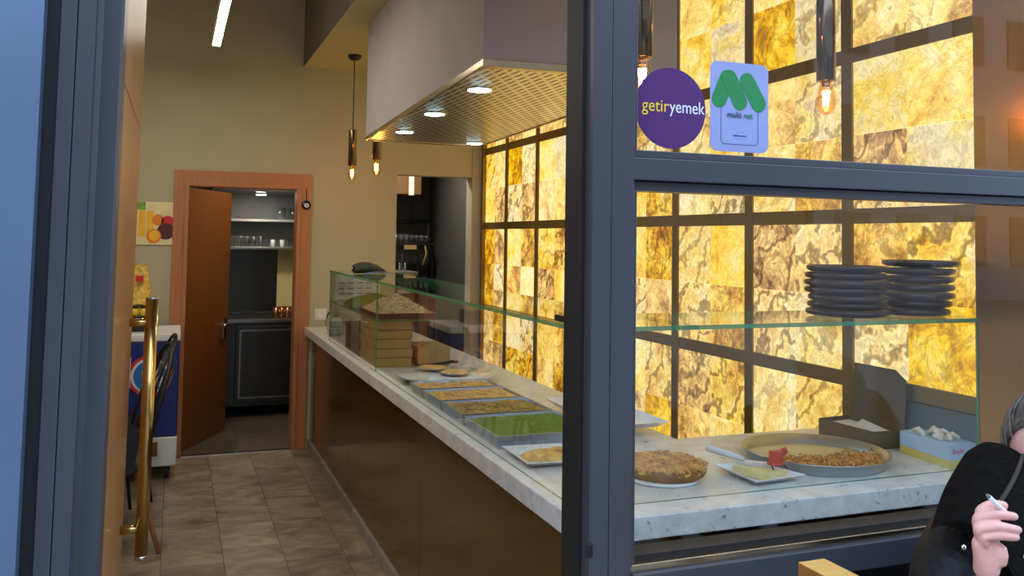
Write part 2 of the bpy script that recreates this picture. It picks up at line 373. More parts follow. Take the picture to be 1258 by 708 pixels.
def thing(name, label, cat, loc=(0, 0, 0), group=None):
    o = bpy.data.objects.new(name, None); o.empty_display_size = .1; COL.objects.link(o)
    o.location = loc; o['label'] = label; o['category'] = cat
    if group: o['group'] = group
    return o
def tag(o, label, cat, group=None):
    o['label'] = label; o['category'] = cat
    if group: o['group'] = group
    return o
def struct(o, label=None):
    o['kind'] = 'structure'
    if label: o['label'] = label
    return o
def dup(root, loc, label=None, group=None):
    r = root.copy(); COL.objects.link(r); r.location = loc
    if label: r['label'] = label
    if group: r['group'] = group
    for ch in list(root.children):
        c = ch.copy(); COL.objects.link(c); c.parent = r
        for g in ch.children:
            d = g.copy(); COL.objects.link(d); d.parent = c
    return r
def text(body, size, mat, parent, loc, rot=(PI / 2, 0, 0), name='lettering', extrude=.0003, sx=1.0):
    cu = bpy.data.curves.new(name, 'FONT'); cu.body = body; cu.size = size; cu.extrude = extrude; cu.align_x = 'CENTER'; cu.align_y = 'CENTER'
    cu.materials.append(mat); o = bpy.data.objects.new(name, cu); COL.objects.link(o)
    off = Vector((0, 0, 0)); p = parent
    while p: off += p.location; p = p.parent
    dg = bpy.context.evaluated_depsgraph_get(); me = bpy.data.meshes.new_from_object(o.evaluated_get(dg))
    bpy.data.objects.remove(o); bpy.data.curves.remove(cu)
    o = bpy.data.objects.new(name, me); COL.objects.link(o)
    o.parent = parent; o.location = Vector(loc) - off; o.rotation_euler = rot; o.scale = (sx, 1, 1)
    return o

# ================================================================== STRUCTURE
XL, XR, YF, YB, ZC = -1.5, 2.40, 1.75, 6.84, 3.6
flo = struct(MB().box(XL, YF - .05, -.08, XR, 8.8, -.004).build('floor', M['floor']))
tile_mesh = None
xs = [.853 - .2885 * k for k in range(-1, 9)]
def put_tile(x0, y0, x1, y1, mat):
    g = .0012; o = MB().box(x0 + g, y0 + g, -.004, x1 - g, y1 - g, 0).build('floor_tile', mat, flo, bevel=.001)
    c = Vector(((x0 + x1) / 2, (y0 + y1) / 2, 0))   # own origin, so each tile shows its own veins
    for v in o.data.vertices: v.co = v.co + flo.location - c
    o.location = c - flo.location
for ci, x1 in enumerate(xs):
    x0 = x1 - .2885
    if x0 < XL: x0 = XL
    if ci == 0: x1 = 1.0
    y = YF - .05 + (-.28 if ci % 2 else -.02) + (.07 if ci % 3 == 0 else 0)
    while y < YB + .05:
        a, b = max(y, YF - .05), min(y + .62, YB + .05)
        if b - a > .03 and x1 - x0 > .03: put_tile(x0, a, x1, b, M['tile'])
        y += .62
for i in range(4):
    for j in range(5):
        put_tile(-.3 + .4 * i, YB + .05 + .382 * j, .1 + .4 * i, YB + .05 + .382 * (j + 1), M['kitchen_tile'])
struct(MB().box(-30, -40, -.15, 30, YF - .05, -.02).build('ground', M['pavement']))

# back wall with the kitchen doorway and the staff opening
T = .14
mb = MB()
for x0, x1, z0, z1 in ((XL, .075, 0, ZC), (.075, .88, 1.965, ZC), (.88, 1.637, 0, ZC), (1.637, 2.262, 2.10, ZC), (2.262, XR, 0, ZC)):
    mb.box(x0, YB, z0, x1, YB + T, z1)
struct(mb.build('wall_back', M['wall']))
struct(MB().box(XL - .1, YF, 0, XL, 8.8, ZC).build('wall_left', M['wall']))
struct(MB().box(XL, YF, ZC, XR + .1, 8.8, ZC + .1).build('ceiling', M['ceiling']))
mb = MB().box(.885, YF + .08, 2.9, XR, YB, ZC, 1); mb.m = [0] + [1] * 5
struct(mb.build('soffit', [M['soffit'], M['soffit_shade']]), 'dropped ceiling band over the counter')
# rooms behind
struct(MB().box(-.35, 8.72, 0, 1.30, 8.8, 2.6).box(-.40, YB + T, 0, -.3, 8.8, 2.6).box(-.4, YB + T, 2.5, 1.3, 8.8, 2.6).build('wall_kitchen', M['kitchen_wall']))
struct(MB().box(1.3, YB + T, 0, 1.36, 8.8, 2.6).build('wall_partition', M['dark_wall']))
struct(MB().box(1.36, 8.6, 0, XR, 8.8, 2.6).box(1.36, YB + T, 2.5, XR, 8.6, 2.6).build('wall_staff_room', M['dark_wall']))

# right wall: backlit onyx in a bronze grid
wr = struct(MB().box(XR, YF, 0, XR + .1, 8.8, ZC).build('wall_right', M['dark_wall']), 'backlit onyx wall in a bronze grid')
YV = [2.642 + .61 * k for k in range(7)]; ZH = [.491 + .607 * k for k in range(5)]
ye = [2.071] + YV + [6.84]; HB = .028
onyx_meshes = {}
def onyx_tile(y0, y1, z0, z1):
    g = .0008; key = (round(y1 - y0, 3), round(z1 - z0, 3))
    if key not in onyx_meshes:
        a, b = key; m_ = MB().box(-.012, -a / 2 + g, -b / 2 + g, .02, a / 2 - g, b / 2 - g)
        me = bpy.data.meshes.new('onyx_tile'); me.from_pydata(m_.v, [], m_.f); me.materials.append(M['onyx']); onyx_meshes[key] = me
    o = bpy.data.objects.new('onyx_tile', onyx_meshes[key]); COL.objects.link(o); o.parent = wr
    o.location = Vector((XR - .02 + R.uniform(0, .0012), (y0 + y1) / 2, (z0 + z1) / 2)) - wr.location
for i in range(len(ye) - 1):
    y0 = ye[i] + (0 if i == 0 else HB); y1 = ye[i + 1] - (HB if i + 1 < len(ye) - 1 else 0)
    for j in range(-1, 4):
        z0 = ZH[j] + HB if j >= 0 else .05; z1 = ZH[j + 1] - HB
        if i == 0 and j < 1: continue
        ym = ye[i] + .305 if i else (y0 + y1) / 2
        ym = min(max((ye[i] + ye[i + 1]) / 2, y0 + .1), y1 - .1); zm = (z0 + z1) / 2
        for (a, b) in ((y0, ym), (ym, y1)):
            for (c, d) in ((z0, zm), (zm, z1)): onyx_tile(a, b, c, d)
for y in YV: MB().box(XR - .04, y - HB, 0, XR, y + HB, 2.9).build('vertical_bar', M['bronze'], wr, bevel=.002)
for z in ZH: MB().box(XR - .037, 2.03, z - HB, XR, 6.84, z + HB).build('horizontal_bar', M['bronze'], wr, bevel=.002)
MB().box(XR - .045, 1.83, 0, XR, 2.071, 2.9).build('brass_panel', M['brass_panel'], wr, bevel=.003)
MB().box(XR - .03, 2.075, .0, XR, 2.61, 1.066).build('grey_panel', M['grey_panel'], wr)
MB().box(XR - .06, 6.79, 0, XR, 6.84, 2.9).build('end_bar', M['bronze'], wr)
struct(MB().box(2.262, YB - .012, 0, 2.34, YB, 2.9).build('trim_1', M['grey_wall']))

# kitchen doorway frame, door leaf, threshold
d2 = bpy.data.objects.new('door_2', None); COL.objects.link(d2); d2.location = (.09, YB, 0); struct(d2, 'brown veneer kitchen door standing ajar')
fr = MB()
fr.box(-.014, YB - .02, 0, .06, YB, 2.07).box(.894, YB - .02, 0, .968, YB, 2.07).box(.06, YB - .02, 1.992, .894, YB, 2.07)
fr.build('door_casing', M['trimwood'], d2, bevel=.002)
fr = MB().box(.06, YB - .028, 0, .09, YB + T, 1.992).box(.862, YB - .028, 0, .894, YB + T, 1.992).box(.09, YB - .028, 1.955, .862, YB + T, 1.992)
fr.build('door_jamb', M['trimwood'], d2, bevel=.002)
ang = math.atan2(7.679 - 6.978, .442 - .093)
u = Vector((math.cos(ang), math.sin(ang), 0)); nrm = Vector((u.y, -u.x, 0)); hp = Vector((.093, 6.985, 0))
c = hp + u * .385 - nrm * .02
leaf = MB().obox((c.x, c.y, .975), (.77, .04, 1.945), (0, 0, ang)).build('door_leaf', M['darkwood'], d2, bevel=.003)
c = hp + u * .70; hz = .87
h = MB().obox((c.x + nrm.x * .004, c.y + nrm.y * .004, hz - .03), (.035, .008, .17), (0, 0, ang))
a_ = c + nrm * .045; h.tube([(c.x, c.y, hz), (a_.x, a_.y, hz), (a_.x - u.x * .11, a_.y - u.y * .11, hz)], .009)
h.build('door_handle', M['chrome'], leaf)
struct(MB().box(.08, YB - .02, 0, .87, YB + .02, .006).build('trim_2', M['chrome']))

# shopfront: left jamb and metal panel, door, post and window
LEAN = .0085
def lean(o, z=1.5):   # the jamb and door hang slightly out of plumb
    o.rotation_euler.y = LEAN; o.location.x -= LEAN * (z - o.location.z); return o
wf = struct(MB().box(-2.6, 1.62, 0, -.217, 1.76, ZC).build('wall_front', M['steel_panel']), 'satin metal panel left of the entrance')
lean(wf)
jb = MB()
jb.box(-.217, 1.66, 0, -.196, 1.74, 3.2, 1)
jb.box(-.196, 1.655, 0, -.171, 1.78, 3.2).box(-.1695, 1.655, 0, -.142, 1.78, 3.2).box(-.171, 1.66, 0, -.1695, 1.76, 3.2, 1)
jb.prism([(-.142, 1.69), (-.134, 1.70), (-.104, 1.70), (-.1, 1.705), (-.1, 1.80), (-.142, 1.80)], 0, 3.2)
lean(struct(jb.build('trim_3', [M['frame'], M['rubber']], bevel=.002)))
d1 = bpy.data.objects.new('door_1', None); COL.objects.link(d1); d1.location = (-.13, 1.80, 0); struct(d1, 'oak veneer entrance door standing open')
lf = MB().box(-.15, 1.805, .01, -.104, 2.75, 1.893).box(-.15, 1.805, 1.8965, -.104, 2.75, 2.75).build('door_leaf', M['oak'], d1, bevel=.0015)
MB().box(-.148, 1.81, .01, -.106, 2.745, 2.74).build('door_core', M['darkwood'], d1)
MB().box(-.14, 2.745, .96, -.114, 2.753, 1.12).box(-.134, 2.75, 1.0, -.12, 2.762, 1.03).build('lock_plate', M['chrome'], d1)
HX, HY = -.050, 2.58
hd = MB().tube([(HX, HY, .745), (HX, HY, 1.425)], .0165, 20).build('pull_bar', M['gold'], d1)
MB().lathe((HX, HY, .735), [(.0165, 0), (.0165, .011)], 20).lathe((HX, HY, 1.424), [(.0165, 0), (.0165, .006)], 20).build('bar_cap', M['chrome'], hd)
for z in (.815, 1.362):
    MB().tube([(-.106, HY, z), (HX, HY, z)], .011, 12).build('standoff', M['gold'], hd)
lean(d1)

# post (mullion), window frame, panes
w1 = bpy.data.objects.new('window_1', None); COL.objects.link(w1); w1.location = (.9, 1.75, 0); struct(w1, 'anthracite framed shopfront window')
po = MB().box(.835, 1.70, 0, .880, 1.80, 3.2).box(.8815, 1.70, 0, .936, 1.80, 3.2).box(.88, 1.71, 0, .8815, 1.79, 3.2, 1).box(.825, 1.735, 0, .836, 1.82, 3.2, 1)
po.build('post', [M['frame'], M['rubber']], w1, bevel=.002)
MB().box(.826, 1.693, .935, .842, 1.70, .965).build('striker', M['rubber'], w1, bevel=.003)
XE = 2.36
MB().box(.936, 1.70, 1.7345, XE, 1.80, 1.784).build('transom', M['frame'], w1, bevel=.002)
MB().box(.936, 1.72, 1.712, XE, 1.78, 1.733).build('glazing_bead', M['frame'], w1, bevel=.002)
MB().box(.936, 1.72, 1.7855, XE, 1.78, 1.803).build('glazing_bead', M['frame'], w1, bevel=.002)
MB().box(.936, 1.715, 0.9, .952, 1.785, 1.712).build('glazing_bead', M['frame'], w1, bevel=.002)
MB().box(.936, 1.715, 1.803, .952, 1.785, 3.2).build('glazing_bead', M['frame'], w1, bevel=.002)
MB().box(.936, 1.685, .828, XE, 1.80, .889).build('bottom_rail', M['frame'], w1, bevel=.002)
MB().box(.936, 1.70, .889, XE, 1.78, .905).build('glazing_bead', M['lip'], w1, bevel=.002)
MB().box(.936, 1.72, .905, XE, 1.78, .917).build('gasket', M['rubber'], w1)
MB().box(.936, 1.70, 2.95, XE, 1.80, 3.2).build('head_rail', M['frame'], w1, bevel=.002)
MB().box(2.30, 1.70, 0, XE, 1.80, 3.2).build('side_rail', M['frame'], w1, bevel=.002)
MB().box(.945, 1.748, .91, 2.31, 1.754, 1.715).build('pane', M['window_glass'], w1)
MB().box(.945, 1.748, 1.80, 2.31, 1.754, 2.96).build('pane', M['window_glass'], w1)
struct(MB().box(.936, 1.74, 0, XE, 1.80, .828).build('wall_window_base', M['black']))
struct(MB().box(-.22, 1.68, 3.2, 2.36, 1.80, ZC).box(2.36, 1.68, 0, 4.6, 1.83, ZC).build('wall_facade', M['frame']))
struct(MB().box(-.1, 1.70, 2.80, .83, 1.78, 3.2).build('trim_4', M['frame']))

# ================================================================== COUNTER
cb = thing('counter_base', 'long counter base clad in glossy dark brown panels on a grey plinth', 'counter', (1.0, 4.4, 0))
MB().box(1.022, 2.06, .0, 1.62, 6.82, .85).box(1.62, 2.06, 0, 2.33, 2.66, .85).build('carcass', M['black'], cb)
for a, b in ((2.05, 3.64), (3.643, 5.24), (5.243, 6.82)):
    MB().box(1.0, a, .07, 1.02, b, .85).build('front_panel', M['glossbrown'], cb, bevel=.0015)
MB().box(1.0, 2.03, .07, 2.33, 2.05, .85).build('end_panel', M['glossbrown'], cb)
y = 2.05
while y < 6.8:
    MB().box(.985, y + .001, 0, 1.015, min(y + .6, 6.82) - .001, .068).build('plinth', M['marble'], cb, bevel=.002); y += .6
ct = MB().prism([(.943, 1.97), (2.34, 1.97), (2.34, 2.70), (1.66, 2.70), (1.66, 6.83), (.943, 6.83)], .852, .912).build('stone_countertop', M['counter'], bevel=.004)
tag(ct, 'pale speckled stone worktop running over the brown counter', 'worktop')

# glass display case
gc = thing('glass_display_case', 'clear glass display case with green edges standing on the stone worktop', 'display case', (.98, 4.0, .912))
def pane(name, x0, y0, z0, x1, y1, z1, thin):
    mb = MB().box(x0, y0, z0, x1, y1, z1, 1)
    k = {'x': (2 + 1, 2 + 3), 'y': (2, 4), 'z': (0, 1)}[thin]
    # face order: bottom, top, -y, +x, +y, -x
    k = {'x': (3, 5), 'y': (2, 4), 'z': (0, 1)}[thin]
    for i in k: mb.m[i] = 0
    return mb.build(name, [M['glass'], M['green_edge']], gc)
pane('front_pane', .98, 2.062, .9125, .986, 4.4895, 1.362, 'x')
pane('front_pane', .98, 4.4905, .9125, .986, 5.94, 1.362, 'x')
pane('end_pane', .989, 2.062, .9125, 2.352, 2.07, 1.362, 'y')
pane('end_pane', .989, 5.932, .9125, 1.33, 5.94, 1.362, 'y')
pane('partition_pane', .989, 4.487, .9125, 1.305, 4.492, 1.362, 'y')
pane('top_pane', .976, 2.055, 1.363, 1.33, 5.945, 1.375, 'z')
pane('top_pane', 1.331, 2.055, 1.363, 2.356, 2.43, 1.375, 'z')
pane('middle_shelf', .99, 4.496, 1.165, 1.33, 5.93, 1.173, 'z')

# ================================================================== HOOD
hoc = [(.977, 2.854), (1.086, 5.384), (1.84, 5.40), (1.72, 2.805)]
hd_ = thing('extraction_hood', 'boxed grey hood with a perforated steel underside above the counter', 'hood', (1.4, 4.1, 2.2))
def inset(pts, d):
    c = Vector((sum(p[0] for p in pts) / 4, sum(p[1] for p in pts) / 4)); return [((Vector(p) - c) * (1 - d / (Vector(p) - c).length) + c).to_tuple() for p in pts]
MB().prism(hoc, 2.222, 2.9).build('casing', M['grey_wall'], hd_)
lp = MB(); ins = inset(hoc, .035); o4 = inset(hoc, -.008)
for i in range(4):
    j = (i + 1) % 4; lp.prism([o4[i], o4[j], ins[j], ins[i]], 2.196, 2.222)
lp.build('trim_lip', M['lip'], hd_, bevel=.002)
def lerp2(a, b, t): return (a[0] + (b[0] - a[0]) * t, a[1] + (b[1] - a[1]) * t)
for k in range(4):
    t0, t1 = k / 4 + .001, (k + 1) / 4 - .001
    MB().prism([lerp2(ins[0], ins[1], t0), lerp2(ins[3], ins[2], t0), lerp2(ins[3], ins[2], t1), lerp2(ins[0], ins[1], t1)], 2.202, 2.215).build('perforated_panel', M['perf'], hd_)
for (x, y) in ((1.127, 3.332), (1.156, 4.087), (1.2, 4.861), (1.743, 5.233)):
    dl = MB().lathe((x, y, 2.197), [(.048, 0), (.058, .0), (.058, .008), (.048, .008)], 28).build('downlight', M['chrome'], hd_)
    MB().lathe((x, y, 2.1955), [(.047, 0), (.047, .006)], 28).build('lens', M['downlight'], dl)

# ================================================================== LIGHTS IN THE ROOM
def pendant(x, y, label, short=False):
    t = thing('pendant_lamp', label, 'pendant lamp', (x, y, 2.9), 'tubular pendant lamps')
    MB().lathe((x, y, 2.862), [(.008, -.002), (.03, .004), (.045, .02), (.05, .038)], 24).build('ceiling_rose', M['darkrack'], t)
    MB().tube([(x, y, 2.865), (x, y, 2.36)], .0035, 8).build('cord', M['black_cable'], t)
    MB().lathe((x, y, 2.106), [(.024, 0), (.029, 0), (.029, .252), (.0275, .256), (.012, .256), (.012, .25), (.024, .02)], 28).build('tube_shade', M['bronze_tube'], t)
    b = MB().lathe((x, y, 2.0), [(.002, 0), (.014, .003), (.024, .014), (.030, .034), (.029, .052), (.022, .08), (.016, .108), (.014, .118)], 20).build('bulb', M['bulb'], t)
    f = MB()
    for k in range(5):
        a = 2 * PI * k / 5; f.tube([(x + .007 * math.cos(a), y + .007 * math.sin(a), 2.03), (x + .010 * math.cos(a + .4), y + .010 * math.sin(a + .4), 2.075)], .0022, 6)
    f.build('filament', M['filament'], b)
    MB().lathe((x, y, 2.085), [(.012, 0), (.014, .02), (.014, .05)], 14).build('socket', M['gold'], b)
    return t
pendant(1.165, 6.245, 'slim bronze tube pendant with a lit bulb hanging before the back wall')
pendant(1.215, 5.66, 'tube pendant with a lit bulb half hidden behind the far hood edge')
pendant(1.19, 2.12, 'near tube pendant whose lit bulb touches the purple round sticker')
pendant(1.878, 2.19, 'tube pendant with a lit bulb hanging before the middle of the onyx wall')

def linear(x, y0, y1, z, label):
    t = thing('linear_lamp', label, 'ceiling lamp', (x, (y0 + y1) / 2, z))
    MB().box(x - .026, y0, z + .006, x + .026, y1, z + .06).build('housing', M['white'], t, bevel=.002)
    MB().box(x - .022, y0 + .005, z, x + .022, y1 - .005, z + .0065).build('diffuser', M['linear'], t)
    for y in (y0 + .3, y1 - .3): MB().tube([(x, y, z + .06), (x, y, ZC)], .0012, 6).build('wire', M['steel'], t)
linear(.215, 3.9, 6.0, 2.83, 'long white linear lamp hung over the aisle')
linear(-.75, 2.6, 5.8, 2.83, 'unseen linear lamp added to brighten the hidden seating side')  # out of view, added only to lift the interior light
for cx, cy, lab in ((.85, 7.25, 'unseen round lamp added to brighten the kitchen'), (1.8, 7.4, 'unseen round lamp added to brighten the staff room')):  # both lamps are unseen, added to brighten the back rooms
    t = thing('added_fill_lamp', lab, 'ceiling lamp', (cx, cy, 2.45))
    MB().lathe((cx, cy, 2.46), [(.14, 0), (.15, .01), (.15, .04)], 24).build('housing', M['white'], t)
    MB().lathe((cx, cy, 2.452), [(.13, 0), (.135, .009)], 24).build('diffuser', M['fill_lamp'], t)

# ================================================================== STICKERS ON THE WINDOW
st = thing('delivery_sticker', 'round purple sticker with yellow and white lettering on the window', 'sticker', (1.055, 1.7465, 1.812))
MB().lathe((1.055, 1.7472, 1.906), [(.0915, 0), (.0935, .0002), (.0935, .0009)], 64, 0, 'y', smooth=False).build('disc', M['purple'], st)
text('getir', .041, M['letter_yellow'], st, (1.0145, 1.7458, 1.909), (PI / 2, 0, 0), sx=.93)
text('yemek', .041, M['letter_white'], st, (1.098, 1.7458, 1.909), (PI / 2, 0, 0), sx=.86)
st = thing('meal_card_sticker', 'pale rounded sticker with a green letter and small print on the window', 'sticker', (1.243, 1.7465, 1.814))
def rrect(x0, z0, x1, z1, r, n=6):
    pts = []
    for cx, cz, a0 in ((x1 - r, z0 + r, -PI / 2), (x1 - r, z1 - r, 0), (x0 + r, z1 - r, PI / 2), (x0 + r, z0 + r, PI)):
        for i in range(n + 1): pts.append((cx + r * math.cos(a0 + PI / 2 * i / n), cz + r * math.sin(a0 + PI / 2 * i / n)))
    return pts
def plate_xz(mb, pts, y0, y1, m=0):
    n = len(pts); mb.add([(x, y0, z) for x, z in pts] + [(x, y1, z) for x, z in pts], [tuple(range(n)), tuple(range(n, 2 * n))[::-1]] + [(i, (i + n), (i + 1) % n + n, (i + 1) % n) for i in range(n)], m); return mb
plate_xz(MB(), rrect(1.161, 1.814, 1.325, 2.027, .02), 1.7464, 1.7473).build('card', M['sticker_pale'], st)
mb = MB()
def capsule(p, q, r, y):
    p = Vector(p); q = Vector(q); d = (q - p).normalized(); a0 = math.atan2(d.y, d.x); pts = []
    for i in range(13): pts.append((q.x + r * math.cos(a0 - PI / 2 + PI * i / 12), q.y + r * math.sin(a0 - PI / 2 + PI * i / 12)))
    for i in range(13): pts.append((p.x + r * math.cos(a0 + PI / 2 + PI * i / 12), p.y + r * math.sin(a0 + PI / 2 + PI * i / 12)))
    return pts
for i, (p, q) in enumerate((((1.1855, 1.937), (1.208, 1.987)), ((1.2145, 1.988), (1.243, 1.934)), ((1.264, 1.984), (1.2965, 1.933)))):
    plate_xz(mb, capsule(p, q, .0205, 0), 1.7458 - .0003 * i, 1.7463)
mb.build('emblem', M['sticker_green'], st)
text('multi', .021, M['sticker_dark'], st, (1.2275, 1.7448, 1.9015), (PI / 2, 0, 0), sx=.95)
text('net', .021, M['sticker_green'], st, (1.267, 1.7448, 1.9015), (PI / 2, 0, 0), sx=.95)
mb = MB(); ln = [(1.191, 1.925), (1.191, 1.84), (1.197, 1.832), (1.289, 1.832), (1.295, 1.84), (1.295, 1.925)]
mb.tube([(x, 1.7462, z) for x, z in ln], .0007, 6); mb.build('outline', M['sticker_dark'], st)
text('multinet.com.tr', .006, M['sticker_dark'], st, (1.243, 1.7458, 1.853), (PI / 2, 0, 0))

# ================================================================== ON THE COUNTER
ZT = .912
# far end: shelf load and boxes
bx = thing('board_box_stack', 'stack of tan boards and boxes inside the far glass compartment', 'boxes', (1.15, 4.8, ZT))
z = ZT
for k, (hh, dx) in enumerate(((.05, 0), (.048, .004), (.052, -.003), (.046, .003), (.048, .0))):
    b = tag(MB().box(1.005 + dx, 4.62, z + .0005, 1.205 + dx, 5.02, z + hh - .003).build('tan_box', [M['boxwood']], None, bevel=.002),
        'tan wooden box, %s of the stack under the nut tray' % ('lowest', 'second from the bottom', 'middle one', 'second from the top', 'topmost')[k], 'box', 'tan boxes in the glass case'); z += hh
bpy.data.objects.remove(bx)
tag(MB().box(1.01, 5.06, ZT, 1.22, 5.5, ZT + .15).box(1.005, 5.055, ZT + .15, 1.225, 5.505, ZT + .165).build('brown_box', M['boxwood_dark'], bevel=.002), 'dark brown lidded box behind the tan stack in the glass case', 'box')
tag(MB().box(1.24, 4.62, ZT, 1.42, 4.9, ZT + .10).build('low_box', M['boxwood'], bevel=.002), 'low tan carton beside the wooden box stack', 'box')
nt = thing('nut_tray', 'tray heaped with crushed nuts on the middle glass shelf', 'tray', (1.15, 4.8, 1.173))
MB().box(1.0, 4.56, 1.174, 1.325, 5.10, 1.178).box(1.0, 4.56, 1.178, 1.006, 5.1, 1.2).box(1.319, 4.56, 1.178, 1.325, 5.1, 1.2).box(1.006, 4.56, 1.178, 1.319, 4.566, 1.2).box(1.006, 5.094, 1.178, 1.319, 5.1, 1.2).build('tray_body', M['darktray'], nt)
rr = random.Random(3)
hh = [[rr.uniform(-.006, .006) for _ in range(41)] for _ in range(41)]
def heap(uu, vv):
    x = 1.008 + .309 * uu; y = 4.568 + .524 * vv
    d = max(abs(uu - .5), abs(vv - .5)) * 2; z = 1.185 + .105 * max(0, 1 - d ** 1.2) * (1 - .2 * abs(uu - .4)) + hh[int(uu * 40)][int(vv * 40)]
    return (x, y, z)
nm = MB().sheet(heap, 40, 40)
for k in range(500):
    uu, vv = rr.random() * .96 + .02, rr.random() * .96 + .02; p = heap(uu, vv); s_ = rr.uniform(.004, .008)
    nm.obox((p[0], p[1], p[2] + .002), (s_, s_ * 1.4, s_ * .8), (rr.uniform(-1, 1), rr.uniform(-1, 1), rr.uniform(0, 3)))
o = nm.build('crushed_nuts', M['nut'], nt); o['kind'] = 'stuff'
gb = MB()
def cloth(uu, vv):
    return (1.0 + .31 * uu, 5.16 + .42 * vv, 1.178 + .075 * math.sin(PI * min(1, max(0, uu))) ** .5 * math.sin(PI * vv) ** .5 + .006 * math.sin(19 * uu + 7 * vv))
gb.sheet(cloth, 16, 16); gb.box(1.002, 5.17, 1.174, 1.308, 5.57, 1.18)
tag(gb.build('green_bag', M['greencloth']), 'olive green bag lying on the middle glass shelf behind the nuts', 'bag')
ps = MB()
ps.sheet(lambda uu, vv: (1.0 + .3 * uu, 5.86 - .02 * vv, 1.18 + .17 * vv + .01 * math.sin(4 * uu)), 10, 6); ps.sheet(lambda uu, vv: (1.0 + .3 * uu, 5.862 - .02 * vv, 1.18 + .17 * vv + .01 * math.sin(4 * uu)), 10, 6)
for i in range(4):
    for j in range(3): ps.obox((1.04 + .06 * i, 5.852 - .006 * j, 1.225 + .035 * j), (.04, .004, .005), (0, 0, 0), 1)
tag(ps.build('paper_notice', [M['paper'], M['sticker_dark']]), 'white printed sheet leaning at the far end of the glass case', 'paper')
# on top of the glass
cb_ = MB()
def capfn(uu, vv):
    a = 2 * PI * uu; r = .5 * math.sin(PI * (.08 + .92 * vv * .98)) if vv < .98 else 0
    t = vv; wv = .055 * (math.sin(PI * min(1, .06 + .94 * t)) ** .55); hgt = (.05 * (1 - .45 * t)) * (math.sin(PI * min(1, .1 + .88 * t)) ** .5)
    return (1.02 + .20 * t + .006 * math.sin(5 * a), 5.35 + wv * math.cos(a) * 1.6 + .008 * math.sin(9 * t), 1.378 + hgt * (1 + math.sin(a)) * .85)
cb_.sheet(capfn, 24, 16, 0, closed_u=True)
bo = tag(cb_.build('folded_umbrella_bag', M['bagcloth']), 'dark olive cloth bundle lying on the glass case at the far end', 'bag')
tag(MB().sheet(lambda uu, vv: (1.06 + .19 * uu, 5.20 + .05 * vv, 1.3795 + .010 * math.sin(PI * uu) + .003 * vv), 12, 3).sheet(lambda uu, vv: (1.06 + .19 * uu, 5.20 + .05 * vv, 1.377 + .010 * math.sin(PI * uu) + .003 * vv), 12, 3).build('blue_wrapper', P('pale_blue_plastic', (120, 150, 196), .25)), 'pale blue plastic strip beside the olive bundle on the glass', 'wrapper')
tag(MB().box(.99, 2.12, 1.3755, 1.06, 2.25, 1.394).build('payment_device', M['phone'], bevel=.004), 'small black device on the glass top by the window post', 'device')

# plastic tub, cable and socket at the far counter end
tb = thing('plastic_tub', 'clear plastic tub of rolled paper at the far counter end', 'tub', (1.05, 6.12, ZT))
MB().lathe((1.07, 6.2, ZT + .001), [(.05, 0), (.06, .005), (.07, .12), (.072, .122), (.068, .122), (.058, .008), (.0, .006)], 24).build('tub_wall', M['tumbler'], tb)
MB().lathe((1.07, 6.2, ZT + .008), [(.03, 0), (.04, .01), (.045, .1), (.03, .11)], 16).build('paper_roll', M['paper'], tb)
so = thing('wall_socket', 'white wall socket low on the back wall beside the door casing', 'socket', (1.06, YB, .962))
MB().box(1.016, YB - .010, .962, 1.108, YB, 1.048).build('cover_plate', M['white'], so, bevel=.003)
MB().lathe((1.062, YB - .0105, 1.005), [(.030, 0), (.030, .004), (.022, .003), (.02, -.002)], 24, 0, 'y').build('socket_ring', M['white_gloss'], so)
tag(MB().tube([(1.085 + .03 * math.cos(a) * (1 + a * .02), 6.42 + .1 * math.sin(a * .5), .98 + .07 * math.sin(a)) for a in [i * PI / 8 for i in range(4, 20)]] + [(1.1, 6.45, .918)], .005, 8).build('power_cable', M['black_cable']), 'black cable looping down onto the far counter end', 'cable')

# round white board with two small plates
rb = thing('round_board', 'large round white board on dark feet at the far side of the pastry trays', 'board', (1.2, 4.06, ZT))
MB().lathe((1.243, 4.105, ZT + .026), [(.22, 0), (.232, .002), (.235, .008), (.232, .013), (.0, .013)], 48, 0).build('board_top', M['white_gloss'], rb)
MB().lathe((1.243, 4.105, ZT + .0005), [(.15, 0), (.19, .004), (.205, .022), (.21, .0255)], 40, 0).build('board_base', M['darktray'], rb)
def small_plate(x, y, label):
    t = thing('pastry_plate', label, 'plate', (x, y, ZT + .0395), 'pastry plates on the round board')
    MB().lathe((x, y, ZT + .0395), [(.045, 0), (.05, .003), (.082, .013), (.084, .016), (.08, .0155), (.045, .006), (0, .006)], 28, 0, sx=.9).build('dish', M['tray'], t)
    MB().lathe((x, y, ZT + .0455), [(.07, 0), (.074, .007), (.066, .012), (0, .013)], 24, 0, sx=.9).build('pastry_filling', M['baklava'], t)
small_plate(1.205, 4.21, 'small plate of golden pastry, farther of two on the round board')
small_plate(1.265, 4.04, 'small plate of golden pastry, nearer of two on the round board')
tag(MB().tube([(1.40, 4.42, ZT + .045), (1.36, 4.4, ZT + .05), (1.30, 4.38, ZT + .045), (1.24, 4.38, ZT + .042)], [.006, .008, .008, .004], 10).obox((1.20, 4.38, ZT + .043), (.08, .03, .004)).build('serving_knife', M['black']), 'black serving knife lying at the far rim of the round board', 'knife')

